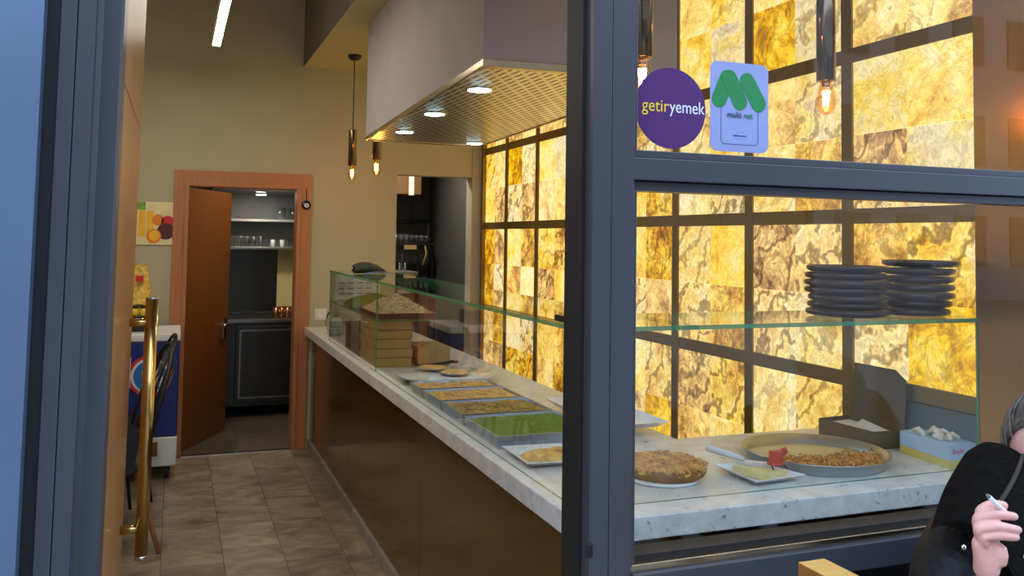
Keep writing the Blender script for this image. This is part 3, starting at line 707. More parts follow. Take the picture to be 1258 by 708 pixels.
# four pastry trays
def pastry_tray(y0, y1, mat, kind, label, gap=False, h0=.012):
    x0, x1 = 1.0, 1.362; t = thing('pastry_tray', label, 'tray', ((x0 + x1) / 2, (y0 + y1) / 2, ZT), 'rectangular pastry trays')
    mb = MB(); zt = ZT + .045; w_ = .006; s_ = .012
    mb.box(x0 + s_, y0 + s_, ZT + .0005, x1 - s_, y1 - s_, ZT + .004)
    def wall(a, b, c, d): mb.add([a, b, c, d, (a[0], a[1], a[2] - .0), ], [(0, 1, 2, 3)], 0)
    bo_ = [(x0 + s_, y0 + s_), (x1 - s_, y0 + s_), (x1 - s_, y1 - s_), (x0 + s_, y1 - s_)]
    to = [(x0, y0), (x1, y0), (x1, y1), (x0, y1)]
    ti = [(x0 + w_, y0 + w_), (x1 - w_, y0 + w_), (x1 - w_, y1 - w_), (x0 + w_, y1 - w_)]
    bi = [(p[0] + (w_ if p[0] < 1.2 else -w_), p[1] + (w_ if k < 2 else -w_)) for k, p in enumerate(bo_)]
    vs_ = [(*p, ZT + .0005) for p in bo_] + [(*p, zt) for p in to] + [(*p, zt) for p in ti] + [(*p, ZT + .005) for p in bi]
    fs = []
    for i in range(4):
        j = (i + 1) % 4
        for a, b in ((0, 4), (4, 8), (8, 12)): fs.append((a + i, a + j, b + j, b + i))
    fs.append((12, 13, 14, 15)); fs.append((3, 2, 1, 0))
    mb.add(vs_, fs); mb.build('tray_body', M['tray'], t)
    pc = MB()
    if kind == 'pieces':
        nx, ny = 12, max(4, int((y1 - y0 - .03) / .034)); dx = (x1 - x0 - .026) / nx; dy = (y1 - y0 - .026) / ny
        for i in range(nx):
            for j in range(ny):
                cx = x0 + .013 + (i + .5) * dx; cy = y0 + .013 + (j + .5) * dy; hz = R.uniform(.034, .040)
                a, b = dx * .47, dy * .47
                pc.add([(cx - a, cy - b, ZT + .006), (cx + a, cy - b, ZT + .006), (cx + a, cy + b, ZT + .006), (cx - a, cy + b, ZT + .006), (cx - a, cy - b, ZT + hz), (cx + a, cy - b, ZT + hz), (cx + a, cy + b, ZT + hz), (cx - a, cy + b, ZT + hz), (cx, cy, ZT + hz + .007)],
                       [(0, 1, 5, 4), (1, 2, 6, 5), (2, 3, 7, 6), (3, 0, 4, 7), (4, 5, 8), (5, 6, 8), (6, 7, 8), (7, 4, 8)])
        o = pc.build('pastry_pieces', mat, t)
    else:
        q = random.Random(5); pc.sheet(lambda uu, vv: (x0 + .012 + (x1 - x0 - .024) * uu, y0 + .012 + (y1 - y0 - .024) * vv, ZT + .038 + q.uniform(-.0025, .0025)), 40, 26)
        o = pc.build('ground_pistachio', mat, t)
    o['kind'] = 'stuff'
pastry_tray(3.665, 3.865, M['baklava'], 'pieces', 'tray of golden pastry squares, the farthest beside the round board')
pastry_tray(3.385, 3.650, M['baklava'], 'pieces', 'tray of golden pastry squares, second from the round board')
pastry_tray(3.095, 3.370, M['baklava2'], 'pieces', 'tray of green flecked pastry squares behind the green tray')
pastry_tray(2.72, 3.075, M['pistachio'], 'sheet', 'tray of bright green ground pistachio nearest the window post')
# pale tray at the back of the counter
pt = thing('white_serving_tray', 'empty pale serving tray raised at the back edge of the counter', 'tray', (1.55, 3.0, ZT))
MB().lathe((1.535, 3.02, ZT + .001), [(.05, 0), (.055, .006), (.03, .012), (.03, .026)], 20).build('tray_foot', M['white_gloss'], pt)
mb = MB(); 
def sq(xa, ya, xb, yb, z): return [(xa, ya, z), (xb, ya, z), (xb, yb, z), (xa, yb, z)]
vs_ = sq(1.44, 2.78, 1.63, 3.24, ZT + .027) + sq(1.41, 2.73, 1.655, 3.29, ZT + .052) + sq(1.415, 2.735, 1.65, 3.285, ZT + .052) + sq(1.444, 2.785, 1.626, 3.235, ZT + .031)
mb.add(vs_, [(3, 2, 1, 0), (12, 13, 14, 15)] + [(a + i, a + (i + 1) % 4, a + 4 + (i + 1) % 4, a + 4 + i) for a in (0, 4, 8) for i in range(4)])
mb.build('tray_dish', M['white_gloss'], pt)

def square_plate(name, pts, z, label, cat='plate'):
    """square plate with a raised flaring rim; pts = outer corners in order"""
    cx = sum(p[0] for p in pts) / 4; cy = sum(p[1] for p in pts) / 4
    t = thing(name, label, cat, (cx, cy, z)); mb = MB()
    def sc_(k, zz): return [(cx + (p[0] - cx) * k, cy + (p[1] - cy) * k, zz) for p in pts]
    vs_ = sc_(.62, z + .0006) + sc_(1, z + .02) + sc_(.99, z + .0225) + sc_(.62, z + .005)
    mb.add(vs_, [(3, 2, 1, 0), (12, 13, 14, 15)] + [(a + i, a + (i + 1) % 4, a + 4 + (i + 1) % 4, a + 4 + i) for a in (0, 4, 8) for i in range(4)])
    mb.build('plate_body', M['white_gloss'], t, bevel=.0015); return t
pl = square_plate('square_plate', [(1.0, 2.46), (1.215, 2.44), (1.235, 2.67), (1.005, 2.69)], ZT, 'white square plate with a pudding portion and spoon, in front of the green tray')
pd = MB()
pd.sheet(lambda uu, vv: (1.105 + (.075 * vv) * math.cos(2 * PI * uu) * (1.0 + .15 * math.sin(3 * 2 * PI * uu)), 2.57 + .058 * vv * math.sin(2 * PI * uu), ZT + .006 + .026 * (1 - vv ** 2) ** .6), 28, 8, 0, closed_u=True)
tag(pd.build('pudding_portion', M['baklava']), 'golden pastry portion lying on the square plate before the green tray', 'pastry')
tag(MB().tube([(1.17, 2.58, ZT + .027), (1.23, 2.60, ZT + .034), (1.33, 2.64, ZT + .032)], [.004, .004, .005], 8).lathe((1.155, 2.575, ZT + .0275), [(.004, 0), (.02, .0005), (.022, .003)], 16, sx=1.3).build('serving_spoon', M['chrome']), 'metal spoon resting across the square plate beside the green tray', 'spoon')
# plate with a white round bowl by the post
bw = thing('glass_bowl', 'pale round bowl beside the square plate and window post', 'bowl', (1.33, 2.50, ZT))
MB().lathe((1.32, 2.52, ZT + .0005), [(.035, 0), (.04, .004), (.075, .03), (.078, .032), (.074, .032), (.038, .008), (0, .006)], 32).build('bowl_body', M['white_gloss'], bw)
MB().lathe((1.32, 2.52, ZT + .01), [(.035, 0), (.05, .008), (.03, .012), (0, .013)], 24).build('bowl_filling', M['orange'], bw)

# brown pie
pi_ = thing('brown_pie', 'round brown shredded pie on a pale board near the window', 'pie', (1.34, 2.24, ZT))
q = random.Random(11)
rad = [1 + .05 * q.uniform(-1, 1) for _ in range(64)]
def pietop(uu, vv):
    a = 2 * PI * uu; r = .118 * vv * rad[int(uu * 64) % 64] if vv > .9 else .118 * vv
    return (1.355 + r * math.cos(a), 2.265 + r * math.sin(a), ZT + .040 + .010 * q.uniform(-.5, 1) - (.010 if vv > .96 else 0))
pb = MB().sheet(pietop, 64, 14, 0, closed_u=True)
pb.lathe((1.355, 2.265, ZT + .012), [(.104, 0), (.114, .006), (.120, .016), (.118, .030), (.1, .034)], 48, 1)
for k in range(620):
    a = q.uniform(0, 2 * PI); r = .112 * math.sqrt(q.random()); b = q.uniform(0, PI); L_ = q.uniform(.018, .045)
    cx, cy = 1.355 + r * math.cos(a), 2.265 + r * math.sin(a)
    if math.hypot(cx - 1.355, cy - 2.265) < .114: pb.tube([(cx - L_ / 2 * math.cos(b), cy - L_ / 2 * math.sin(b), ZT + .042), (cx, cy, ZT + .049 + q.uniform(0, .005)), (cx + L_ / 2 * math.cos(b), cy + L_ / 2 * math.sin(b), ZT + .042)], .003, 5)
pb.build('pie_crust', [M['crust'], M['crust_side']], pi_)
MB().lathe((1.345, 2.26, ZT + .0005), [(.095, 0), (.104, .002), (.106, .008), (.102, .011), (0, .011)], 48).build('pie_board', M['white_gloss'], pi_)

# square plate with cake wedge and red-handled server
ck = square_plate('cake_plate', [(1.54, 2.082), (1.725, 2.100), (1.672, 2.280), (1.535, 2.282)], ZT, 'white square plate carrying a pale cake wedge before the round tin tray')
tag(MB().prism([(1.565, 2.235), (1.69, 2.135), (1.60, 2.115)], ZT + .0055, ZT + .030).build('cake_wedge', M['cheesecake'], bevel=.004), 'pale cake wedge on the square plate near the window', 'cake')
sv = thing('cake_server', 'white cake server with raised handle resting on the cake plate', 'server', (1.56, 2.28, ZT + .03))
MB().tube([(1.535, 2.325, ZT + .062), (1.58, 2.285, ZT + .05), (1.62, 2.25, ZT + .038)], [.011, .010, .007], 12).build('handle', M['white'], sv)
MB().obox((1.645, 2.225, ZT + .032), (.07, .035, .003), (0, 0, -.75)).build('blade', M['white'], sv)
tg = thing('red_tongs', 'small red plastic cake clip with dark prongs standing in the cake', 'clip', (1.665, 2.16, ZT + .04))
MB().box(1.645, 2.15, ZT + .045, 1.685, 2.168, ZT + .082).box(1.640, 2.146, ZT + .040, 1.69, 2.172, ZT + .046).build('clip_body', M['redplastic'], tg, bevel=.004)
MB().tube([(1.682, 2.159, ZT + .078), (1.697, 2.157, ZT + .085), (1.70, 2.156, ZT + .075), (1.69, 2.156, ZT + .068)], .006, 10).build('clip_curl', M['redplastic'], tg)
MB().tube([(1.645, 2.155, ZT + .042), (1.643, 2.14, ZT + .030)], .0018, 6).build('prong', M['black'], tg)
MB().tube([(1.685, 2.155, ZT + .042), (1.672, 2.118, ZT + .040)], .0018, 6).build('prong', M['black'], tg)

# big round tin tray with a strip of shredded pastry
rt = thing('round_tin_tray', 'large round tinned tray one third full of shredded pastry', 'tray', (1.905, 2.285, ZT))
CX, CY = 1.925, 2.302
MB().lathe((CX, CY, ZT + .0005), [(.206, 0), (.210, .003), (.221, .031), (.225, .033), (.225, .036), (.220, .0355), (.207, .008), (.203, .005), (0, .0045)], 72).build('tray_body', M['tinned'], rt)
q = random.Random(21); fm = MB()
for k in range(1500):
    a = q.uniform(0, 2 * PI); r = .196 * math.sqrt(q.random()); x, y = r * math.cos(a), r * math.sin(a)
    if y > -.045 - .13 * x + q.uniform(-.03, .02): continue
    b = q.uniform(0, PI); L_ = q.uniform(.012, .03); zz = ZT + .006 + q.uniform(.004, .026)
    if math.hypot(abs(x) + L_ / 2, abs(y) + L_ / 2) > .208: continue
    fm.tube([(CX + x - L_ / 2 * math.cos(b), CY + y - L_ / 2 * math.sin(b), zz - .003), (CX + x, CY + y, zz + .004), (CX + x + L_ / 2 * math.cos(b), CY + y + L_ / 2 * math.sin(b), zz - .003)], q.uniform(.0018, .0035), 5)
def chord(uu, vv):
    x = -.185 + .37 * uu; yt = -.045 - .13 * x; yb_ = -math.sqrt(max(.0, .2 ** 2 - x * x)); yb_ = min(yb_, yt)
    return (CX + x, CY + yb_ + (yt - yb_) * vv, ZT + .008 + .014 * math.sin(PI * vv) ** .4 + q.uniform(0, .005))
fm.sheet(chord, 40, 10)
o = fm.build('shredded_pastry', M['filo'], rt); o['kind'] = 'stuff'

# cardboard cake box with lid raised against the wall
cbx = thing('cardboard_cake_box', 'brown cardboard cake box holding white paper, lid raised beside the tin tray', 'box', (2.2, 2.47, ZT))
bp = [(2.212, 2.352), (2.338, 2.345), (2.338, 2.615), (2.192, 2.60)]
mb = MB(); n = 4
ip = [lerp2(p, (2.27, 2.48), .03) for p in bp]
vs_ = [(*p, ZT + .0005) for p in bp] + [(*p, ZT + .06) for p in bp] + [(*p, ZT + .06) for p in ip] + [(*p, ZT + .004) for p in ip]
mb.add(vs_, [(3, 2, 1, 0), (12, 13, 14, 15)] + [(a + i, a + (i + 1) % 4, a + 4 + (i + 1) % 4, a + 4 + i) for a in (0, 4, 8) for i in range(4)])
mb.build('box_body', M['cardboard'], cbx)
MB().prism([lerp2(p, (2.27, 2.48), .06) for p in bp], ZT + .02, ZT + .046).build('paper_liner', M['paper'], cbx)
MB().add([(2.24, 2.40, ZT + .046), (2.32, 2.38, ZT + .046), (2.31, 2.54, ZT + .046), (2.28, 2.48, ZT + .075)], [(0, 1, 3), (1, 2, 3), (0, 3, 2), (0, 2, 1)]).build('paper_fold', M['paper'], cbx)
a = Vector((2.334, 2.345, 0)); b = Vector((2.334, 2.60, 0)); d = (b - a).normalized(); nn = Vector((d.y, -d.x, 0))
mb = MB()
lid = [(a, .06), (b, .06), (b - d * .01 + nn * .012, .255), (a + d * .05 + nn * .012, .255), (a + d * .0 + nn * .010, .225)]
vs_ = [(p.x, p.y, ZT + z_) for p, z_ in lid] + [(p.x + nn.x * .004, p.y + nn.y * .004, ZT + z_) for p, z_ in lid]
mb.add(vs_, [(0, 1, 2, 3, 4)[::-1], (5, 6, 7, 8, 9)] + [(i, (i + 1) % 5, 5 + (i + 1) % 5, 5 + i) for i in range(5)])
mb.build('box_lid', M['cardboard'], cbx)

# glove box
gx = thing('glove_box', 'blue and yellow cardboard glove box with gloves pulled out, by the window corner', 'box', (2.3, 2.15, ZT))
g4 = [(2.248, 2.076), (2.364, 2.082), (2.364, 2.305), (2.272, 2.30)]
for z0, z1, m_, nm_ in ((0, .026, 'glovebox_yellow', 'lower_sleeve'), (.026, .072, 'glovebox_blue', 'upper_sleeve')):
    MB().prism(g4, ZT + z0 + .0005, ZT + z1).build(nm_, M[m_], gx)
mb = MB(); q = random.Random(4)
for k in range(9):
    x0, y0 = 2.300 + q.uniform(-.02, .02), 2.19 + q.uniform(-.06, .06); a = q.uniform(0, 6.28); L_ = q.uniform(.03, .06)
    mb.tube([(x0, y0, ZT + .0725), (x0 + L_ * .4 * math.cos(a), y0 + L_ * .5 * math.sin(a), ZT + .082 + q.uniform(0, .02)), (x0 + L_ * math.cos(a) * .7, y0 + L_ * math.sin(a), ZT + .078 + q.uniform(0, .012))], [.008, .009, .006], 8)
mb.build('gloves', M['latex'], gx)
e = math.atan2(g4[0][1] - g4[3][1], g4[0][0] - g4[3][0])
text('Beybi', .024, M['red'], gx, (2.2697, 2.27, ZT + .056), (PI / 2, 0, e), sx=.9)
text('Beybi', .024, M['red'], gx, (2.285, 2.0775, ZT + .052), (PI / 2, 0, math.atan2(.006, .097)))

# two stacks of dark trays on the glass
proto = None
def dark_tray(x, y, z, s_, rz, label, grp):
    global proto
    if proto is None:
        proto = thing('dark_tray', label, 'tray', (0, 0, 0))
        def rim(uu, k): return 1 + .035 * math.cos(6 * 2 * PI * uu)
        pr_ = [(.06, .0), (.10, .002), (.118, .006), (.122, .012), (.121, .018), (.117, .020), (.113, .017), (.09, .008), (0, .007)]
        mb = MB().sheet(lambda uu, vv: (pr_[round(vv * 8)][0] * math.cos(2 * PI * uu), pr_[round(vv * 8)][0] * math.sin(2 * PI * uu), pr_[round(vv * 8)][1]), 48, 8, 0, closed_u=True)
        mb.lathe((0, 0, 0), [(.0, .0005), (.06, .0)], 48)
        mb.build('tray_shell', M['darktray'], proto)
        o = proto
    else: o = dup(proto, (0, 0, 0), label)
    o.location = (x, y, z); o.rotation_euler = (0, 0, rz); o.scale = (s_, s_, 1.12); o['group'] = grp; o['label'] = label
    return o
ordn = ('lowest', 'second from the bottom', 'third from the bottom', 'fourth from the bottom', 'fifth from the bottom', 'sixth from the bottom', 'topmost')
for k in range(7):
    dark_tray(1.968 + R.uniform(-.008, .008), 2.20 + R.uniform(-.004, .004), 1.3755 + .0226 * k, R.uniform(.96, 1.05), k, 'dark round tray, %s of the left stack on the glass' % ordn[k], 'left stack of dark trays')
for k in range(7):
    dark_tray(2.222 + R.uniform(-.006, .006) + .004 * k, 2.185, 1.3755 + .0256 * k, R.uniform(.80, .9) + .022 * k, k + .4, 'dark round tray, %s of the right stack on the glass' % ordn[k], 'right stack of dark trays')

# ================================================================== LEFT SIDE OF THE SHOP
pc = thing('juice_picture', 'small print of oranges and juice glasses on the back wall beside the door', 'picture', (-.2, YB, 1.52))
MB().box(-.40, YB - .012, 1.522, -.012, YB, 1.83).build('print_board', M['printbg'], pc)
mb = MB().box(-.40, YB - .0132, 1.77, -.2, YB - .012, 1.828).build('leaf_print', M['leaf'], pc)
MB().box(-.245, YB - .0134, 1.58, -.20, YB - .0122, 1.765).box(-.19, YB - .0134, 1.60, -.145, YB - .0122, 1.765).build('juice_print', M['juice'], pc)
def disc(x, z, r, y): return MB().lathe((x, y, z), [(r, 0), (r, .0008)], 28, 0, 'y', smooth=False)
disc(-.115, 1.70, .04, YB - .0142).build('orange_print', M['orange'], pc); disc(-.05, 1.69, .042, YB - .0142).build('orange_print', M['red'], pc)
disc(-.06, 1.62, .06, YB - .0152).build('plum_print', M['plum'], pc); disc(-.14, 1.585, .05, YB - .0162).build('cut_orange_print', M['orange'], pc); disc(-.135, 1.588, .038, YB - .0172).build('orange_flesh_print', M['juice'], pc)

ev = thing('evil_eye_charm', 'dark blue eye bead charm hanging on the door casing', 'charm', (.931, YB - .02, 1.79))
MB().lathe((.931, YB - .0215, 1.836), [(.034, 0), (.036, .004), (.03, .01), (0, .012)], 28, 0, 'y').build('bead', M['eyeblue'], ev)
MB().lathe((.931, YB - .0335, 1.834), [(.017, 0), (.016, .002)], 20, 0, 'y').build('white_ring', M['white'], ev)
MB().lathe((.931, YB - .0357, 1.834), [(.006, 0), (.006, .001)], 14, 0, 'y').build('pupil', M['black'], ev)
MB().tube([(.931, YB - .022, 1.868), (.930, YB - .022, 1.96)], .003, 6).build('string', M['black_cable'], ev)

fz = thing('ice_cream_freezer', 'blue chest freezer with white rim and oval badge on castors by the kitchen door', 'freezer', (-.3, 6.5, 0))
FX0, FX1, FY0, FY1 = -.62, .055, 6.22, 6.78
MB().box(FX0, FY0, .28, FX1, FY1, .90).build('body', M['blue'], fz, bevel=.01)
MB().box(FX0 - .004, FY0 - .004, .09, FX1 + .002, FY1, .28).build('lower_panel', M['white'], fz, bevel=.01)
MB().box(FX0 - .01, FY0 - .012, .90, FX1 + .006, FY1, .95).build('rim', M['white'], fz, bevel=.008)
MB().box(-.16, FY0 - .008, .16, -.06, FY0 - .003, .25).build('vent', M['boxwood_dark'], fz)
for r0, mt, yy in ((.135, 'red', .003), (.115, 'white', .005), (.10, 'logo_blue', .007)):
    MB().lathe((-.12, FY0 - yy, .68), [(r0, 0), (r0, .003)], 40, 0, 'y', smooth=False, sx=1).build('badge', M[mt], fz)
MB().lathe((-.12, FY0 - .009, .70), [(.05, 0), (.05, .002)], 24, 0, 'y', smooth=False).lathe((-.06, FY0 - .009, .64), [(.035, 0), (.035, .002)], 24, 0, 'y', smooth=False).build('badge_emblem', M['white'], fz)
for x in (-.56, .0):
    for y in (6.30, 6.70):
        MB().lathe((x - .015, y, .04), [(.038, 0), (.04, .005), (.04, .025), (.038, .03)], 20, 0, 'x').box(x - .02, y - .03, .07, x + .02, y + .03, .09).build('castor', M['black'], fz)
sb = thing('snack_stand', 'black stand with a bag of yellow snacks on the freezer', 'stand', (-.22, 6.45, .95))
MB().box(-.36, 6.36, .9505, -.13, 6.6, 1.05).build('stand_box', M['black'], sb, bevel=.004)
bg_ = thing('snack_bag', 'clear bag of yellow snacks with a red label standing on the black stand', 'bag', (-.2, 6.48, 1.05))
MB().sheet(lambda uu, vv: (-.205 + (.075 * (1 - .55 * vv ** 2)) * math.cos(2 * PI * uu), 6.47 + .05 * (1 - .7 * vv) * math.sin(2 * PI * uu), 1.121 + .27 * vv + .006 * math.sin(6 * PI * uu)), 24, 12, 0, closed_u=True).lathe((-.205, 6.47, 1.121), [(0, 0), (.05, 0)], 16).build('bag_body', M['snack'], bg_)
MB().box(-.235, 6.405, 1.28, -.185, 6.425, 1.32).build('bag_label', M['red'], bg_)
for x in (-.235, -.175):
    j = thing('snack_jar', 'small yellow-lidded jar under the snack bag, %s one' % ('left' if x < -.2 else 'right'), 'jar', (x, 6.44, 1.05), 'yellow jars on the stand')
    MB().lathe((x, 6.44, 1.0505), [(.024, 0), (.027, .004), (.027, .05)], 16).build('jar_body', M['yellow'], j)
    MB().lathe((x, 6.44, 1.1005), [(.028, 0), (.028, .018), (.02, .02)], 16).build('jar_lid', M['black'], j)

def shell_chair(x, y, rz, label):
    t = thing('shell_chair', label, 'chair', (0, 0, 0))
    def sh(uu, vv, off=0.):
        a = -PI * .62 + PI * 1.24 * uu; r = .25 - .05 * (1 - vv) + off; hgt = .42 + (.14 + .42 * (math.cos(a) * .5 + .5) ** 1.5) * vv
        return (r * math.sin(a), r * math.cos(a) * .95, hgt)
    mb = MB().sheet(lambda a, b: sh(a, b, 0), 24, 8).sheet(lambda a, b: sh(a, b, .03), 24, 8).build('shell_back', M['upholstery'], t)
    MB().lathe((0, 0, .40), [(.18, 0), (.23, .02), (.235, .06), (.2, .085), (0, .09)], 28).build('seat', M['upholstery'], t)
    for sx_, sy_ in ((1, 1), (-1, 1), (1, -1), (-1, -1)):
        MB().tube([(sx_ * .13, sy_ * .13, .41), (sx_ * .22, sy_ * .22, 0)], [.017, .011], 10).build('leg', M['trimwood'], t)
    t.location = (x, y, 0); t.rotation_euler.z = rz
shell_chair(-.315, 4.93, 2.0, 'charcoal upholstered chair with wooden legs just past the open entrance door')
def wire_chair(x, y, rz, label):
    t = thing('wire_chair', label, 'chair', (0, 0, 0))
    lp_ = [(.21 * math.cos(a), -.19 - .15 * math.sin(a), .45 + .52 * math.sin(a) ** .8) for a in [PI * i / 16 for i in range(17)]]
    MB().tube(lp_, .010, 8).build('back_loop', M['black'], t)
    mb = MB()
    for k in range(-2, 3): mb.tube([(.07 * k, -.19, .46), (.065 * k, -.335, .955 - .03 * k * k)], .005, 6)
    mb.build('back_wires', M['black'], t)
    MB().lathe((0, 0, .44), [(.2, 0), (.215, .008), (.215, .025), (0, .03)], 28).build('seat', M['black'], t)
    for sx_, sy_ in ((1, 1), (-1, 1), (1, -1), (-1, -1)):
        MB().tube([(sx_ * .14, sy_ * .14, .445), (sx_ * .19, sy_ * .2, 0)], .010, 8).build('leg', M['black'], t)
    t.location = (x, y, 0); t.rotation_euler.z = rz
wire_chair(-.33, 5.40, 1.85, 'black loop-back metal chair in front of the blue freezer, nearer one')
wire_chair(-.31, 5.90, 1.75, 'black loop-back metal chair squeezed against the blue freezer')
wm = MB().sheet(lambda uu, vv: (-.29 + .1 * uu, 4.99 + .03 * math.sin(3 * uu), .80 + .16 * vv), 6, 6).sheet(lambda uu, vv: (-.29 + .1 * uu, 5.0 + .03 * math.sin(3 * uu), .80 + .16 * vv), 6, 6)
tag(wm.build('white_cushion', M['paper']), 'white cloth hanging over the charcoal chair back', 'cloth')

# ================================================================== KITCHEN BEHIND THE DOORWAY
kc = thing('steel_cabinet', 'dark stainless steel kitchen cabinet with one framed door', 'cabinet', (.75, 8.4, 0))
MB().box(.42, 8.12, .1, 1.25, 8.70, .83).build('body', M['darksteel'], kc, bevel=.003)
MB().box(.40, 8.09, .83, 1.27, 8.71, .862).build('worktop', M['steel'], kc, bevel=.003)
dr = MB().box(.53, 8.10, .14, 1.2, 8.12, .80).build('door', M['darksteel'], kc, bevel=.004)
MB().box(.56, 8.096, .17, .575, 8.1, .77).box(1.15, 8.096, .17, 1.165, 8.1, .77).box(.575, 8.096, .17, 1.15, 8.1, .185).box(.575, 8.096, .755, 1.15, 8.1, .77).build('door_frame', M['steel'], dr)
for x in (.45, 1.22):
    for y in (8.15, 8.66): MB().tube([(x, y, .1), (x, y, 0)], .02, 10).build('leg', M['steel'], kc)
tag(MB().box(.30, 8.70, .88, .93, 8.718, 1.47).build('steel_backsplash', M['darksteel']), 'dark steel backsplash behind the kitchen cabinet', 'backsplash')
tag(MB().box(.93, 8.695, .88, 1.28, 8.718, 1.47).build('painted_reflection', M['cream_reflection']), 'cream yellow reflection modelled as a panel, right of the steel backsplash', 'backsplash')  # cream colour stands in for bright light reflected in the steel
for z, lab in ((1.75, 'upper white kitchen shelf carrying glasses and a baking tray'), (1.492, 'lower metal kitchen shelf above the backsplash')):
    tag(MB().box(.35, 8.42, z - .022, 1.28, 8.715, z).build('kitchen_shelf', M['white'] if z > 1.6 else M['steel'], bevel=.002), lab, 'shelf')
NTH = ('first', 'second', 'third', 'fourth', 'fifth', 'sixth', 'seventh', 'eighth', 'ninth')
def tumbler(x, y, z, lab, grp, s_=1.0, mat='tumbler'):
    o = MB().lathe((x, y, z + .0005), [(.024 * s_, 0), (.027 * s_, .004), (.033 * s_, .10 * s_), (.031 * s_, .10 * s_), (.024 * s_, .008), (0, .007)], 14).build('tumbler', M[mat])
    return tag(o, lab, 'glass', grp)
for k in range(5): tumbler(.50 + .062 * k, 8.5, 1.492, 'clear tumbler on the lower kitchen shelf, %s from the left end' % NTH[k], 'tumblers on the lower kitchen shelf', 1.05)
for k in range(2): tumbler(.86 + .085 * k, 8.5, 1.492, 'low pale cup mid lower kitchen shelf, %s one' % ('left', 'right')[k], 'cups on the lower kitchen shelf', .7, 'white_gloss')
for k in range(4): tumbler(1.03 + .058 * k, 8.52, 1.492, 'short tumbler right of the pale cups on the lower shelf, %s from the left' % NTH[k], 'tumblers at the right of the shelf', .9)
for k in range(6): tumbler(.93 + .058 * k, 8.5 + .03 * (k % 2), 1.75, 'tall clear tumbler on the upper kitchen shelf, %s from the left' % NTH[k], 'tumblers on the upper kitchen shelf', 1.15)
for k in range(5): tumbler(.88 + .05 * k, 8.25, .862, 'copper tinted tea glass on the steel kitchen worktop, %s from the left' % NTH[k], 'tea glasses on the worktop', .95, 'copper')
tag(MB().box(.56, 8.45, 1.7505, .80, 8.65, 1.757).box(.545, 8.45, 1.757, .56, 8.65, 1.775).build('baking_tray', M['copper']), 'shallow copper baking tray on the upper kitchen shelf', 'tray')
kh = thing('kitchen_canopy', 'dark canopy over the kitchen shelves with a small lit lamp', 'canopy', (.75, 8.3, 1.97))
MB().box(.30, 8.0, 1.985, 1.28, 8.715, 2.49).build('canopy_box', M['darksteel'], kh)
lm = MB().lathe((.725, 8.3, 1.972), [(.05, 0), (.055, .003), (.055, .013)], 20).build('lamp_ring', M['chrome'], kh)
MB().lathe((.725, 8.3, 1.968), [(.042, 0), (.042, .005)], 20).build('lamp_lens', M['shelflamp'], kh)

# ================================================================== STAFF ROOM BEHIND THE COUNTER
sr = thing('pipe_rack', 'black pipe frame with a glass shelf in the dark staff room', 'rack', (2.1, 8.1, 0))
MB().tube([(1.80, 8.25, 1.74), (2.34, 8.25, 1.76)], .018, 10).build('top_pipe', M['darkrack'], sr)
MB().tube([(2.335, 8.25, 0), (2.335, 8.25, 1.45), (2.29, 8.25, 1.53), (2.29, 8.25, 1.76)], .018, 10).build('side_pipe', M['darkrack'], sr)
MB().tube([(1.80, 8.25, 0), (1.80, 8.25, 1.74)], .018, 10).build('side_pipe', M['darkrack'], sr)
MB().box(1.82, 8.12, 1.535, 2.32, 8.35, 1.55).build('shelf', M['darkrack'], sr)
MB().box(2.02, 8.105, 1.49, 2.14, 8.119, 1.53).build('shelf_tag', M['boxwood'], sr)
MB().tube([(2.23, 8.14, 1.54), (2.235, 8.10, 1.45), (2.2, 8.10, 1.34)], .008, 8).build('hose', M['boxwood'], sr)
for k in range(9): tumbler(1.86 + .05 * k, 8.18, 1.551, 'clear glass in the row on the staff room rack, %s from the left' % NTH[k], 'glasses on the pipe rack', .9)
sc2 = thing('tall_cupboard', 'tall dark two-door cupboard with steel handles at the back of the staff room', 'cupboard', (2.2, 8.56, 0))
for x0, x1, xh in ((2.04, 2.198, 2.10), (2.202, 2.38, 2.26)):
    dd = MB().box(x0, 8.56, .02, x1, 8.597, 1.95).build('door', M['dark_wall'], sc2, bevel=.002)
    MB().box(xh, 8.545, 1.15, xh + .022, 8.56, 1.45).build('handle', M['chrome'], dd, bevel=.003)
kb = thing('back_bar', 'wooden back bar unit with a stone slab in the staff room', 'cabinet', (1.75, 7.9, 0))
MB().box(1.42, 7.6, 0, 2.0, 8.1, 1.27).build('body', M['cratewood'], kb, bevel=.003)
MB().box(1.40, 7.58, 1.27, 2.02, 8.12, 1.30).build('slab', M['marble'], kb, bevel=.002)
for z in (1.19, 1.11): MB().box(1.84, 7.592, z, 1.96, 7.6, z + .03).build('label_plate', M['paper'], kb)
gr = thing('coffee_grinder', 'dark coffee grinder with a bright column on the back bar', 'grinder', (1.80, 7.8, 1.30))
MB().box(1.72, 7.75, 1.3005, 1.80, 7.9, 1.48).lathe((1.76, 7.83, 1.48), [(.03, 0), (.055, .08), (.055, .1), (.02, .11)], 18).build('grinder_body', M['coppered'], gr, bevel=.003)
MB().lathe((1.835, 7.78, 1.3005), [(.018, 0), (.018, .14), (.024, .145), (.024, .17), (.01, .18)], 16).build('column', M['chrome'], gr)
for k, x in enumerate((1.90, 1.95)):
    tag(MB().lathe((x, 7.78, 1.3005), [(.018, 0), (.02, .004), (.014, .05), (.008, .06), (.008, .07)], 14).build('small_jug', M['chrome']), 'small steel jug on the back bar, %s of two' % ('left' if k == 0 else 'right'), 'jug', 'jugs on the back bar')
hs = thing('staff_room_cupboard', 'dark hanging cupboard with a white strip at the top of the staff opening', 'cupboard', (1.9, 8.2, 1.95))
MB().box(1.42, 7.9, 2.0, 2.12, 8.58, 2.45).build('body', M['boxwood_dark'], hs, bevel=.003)
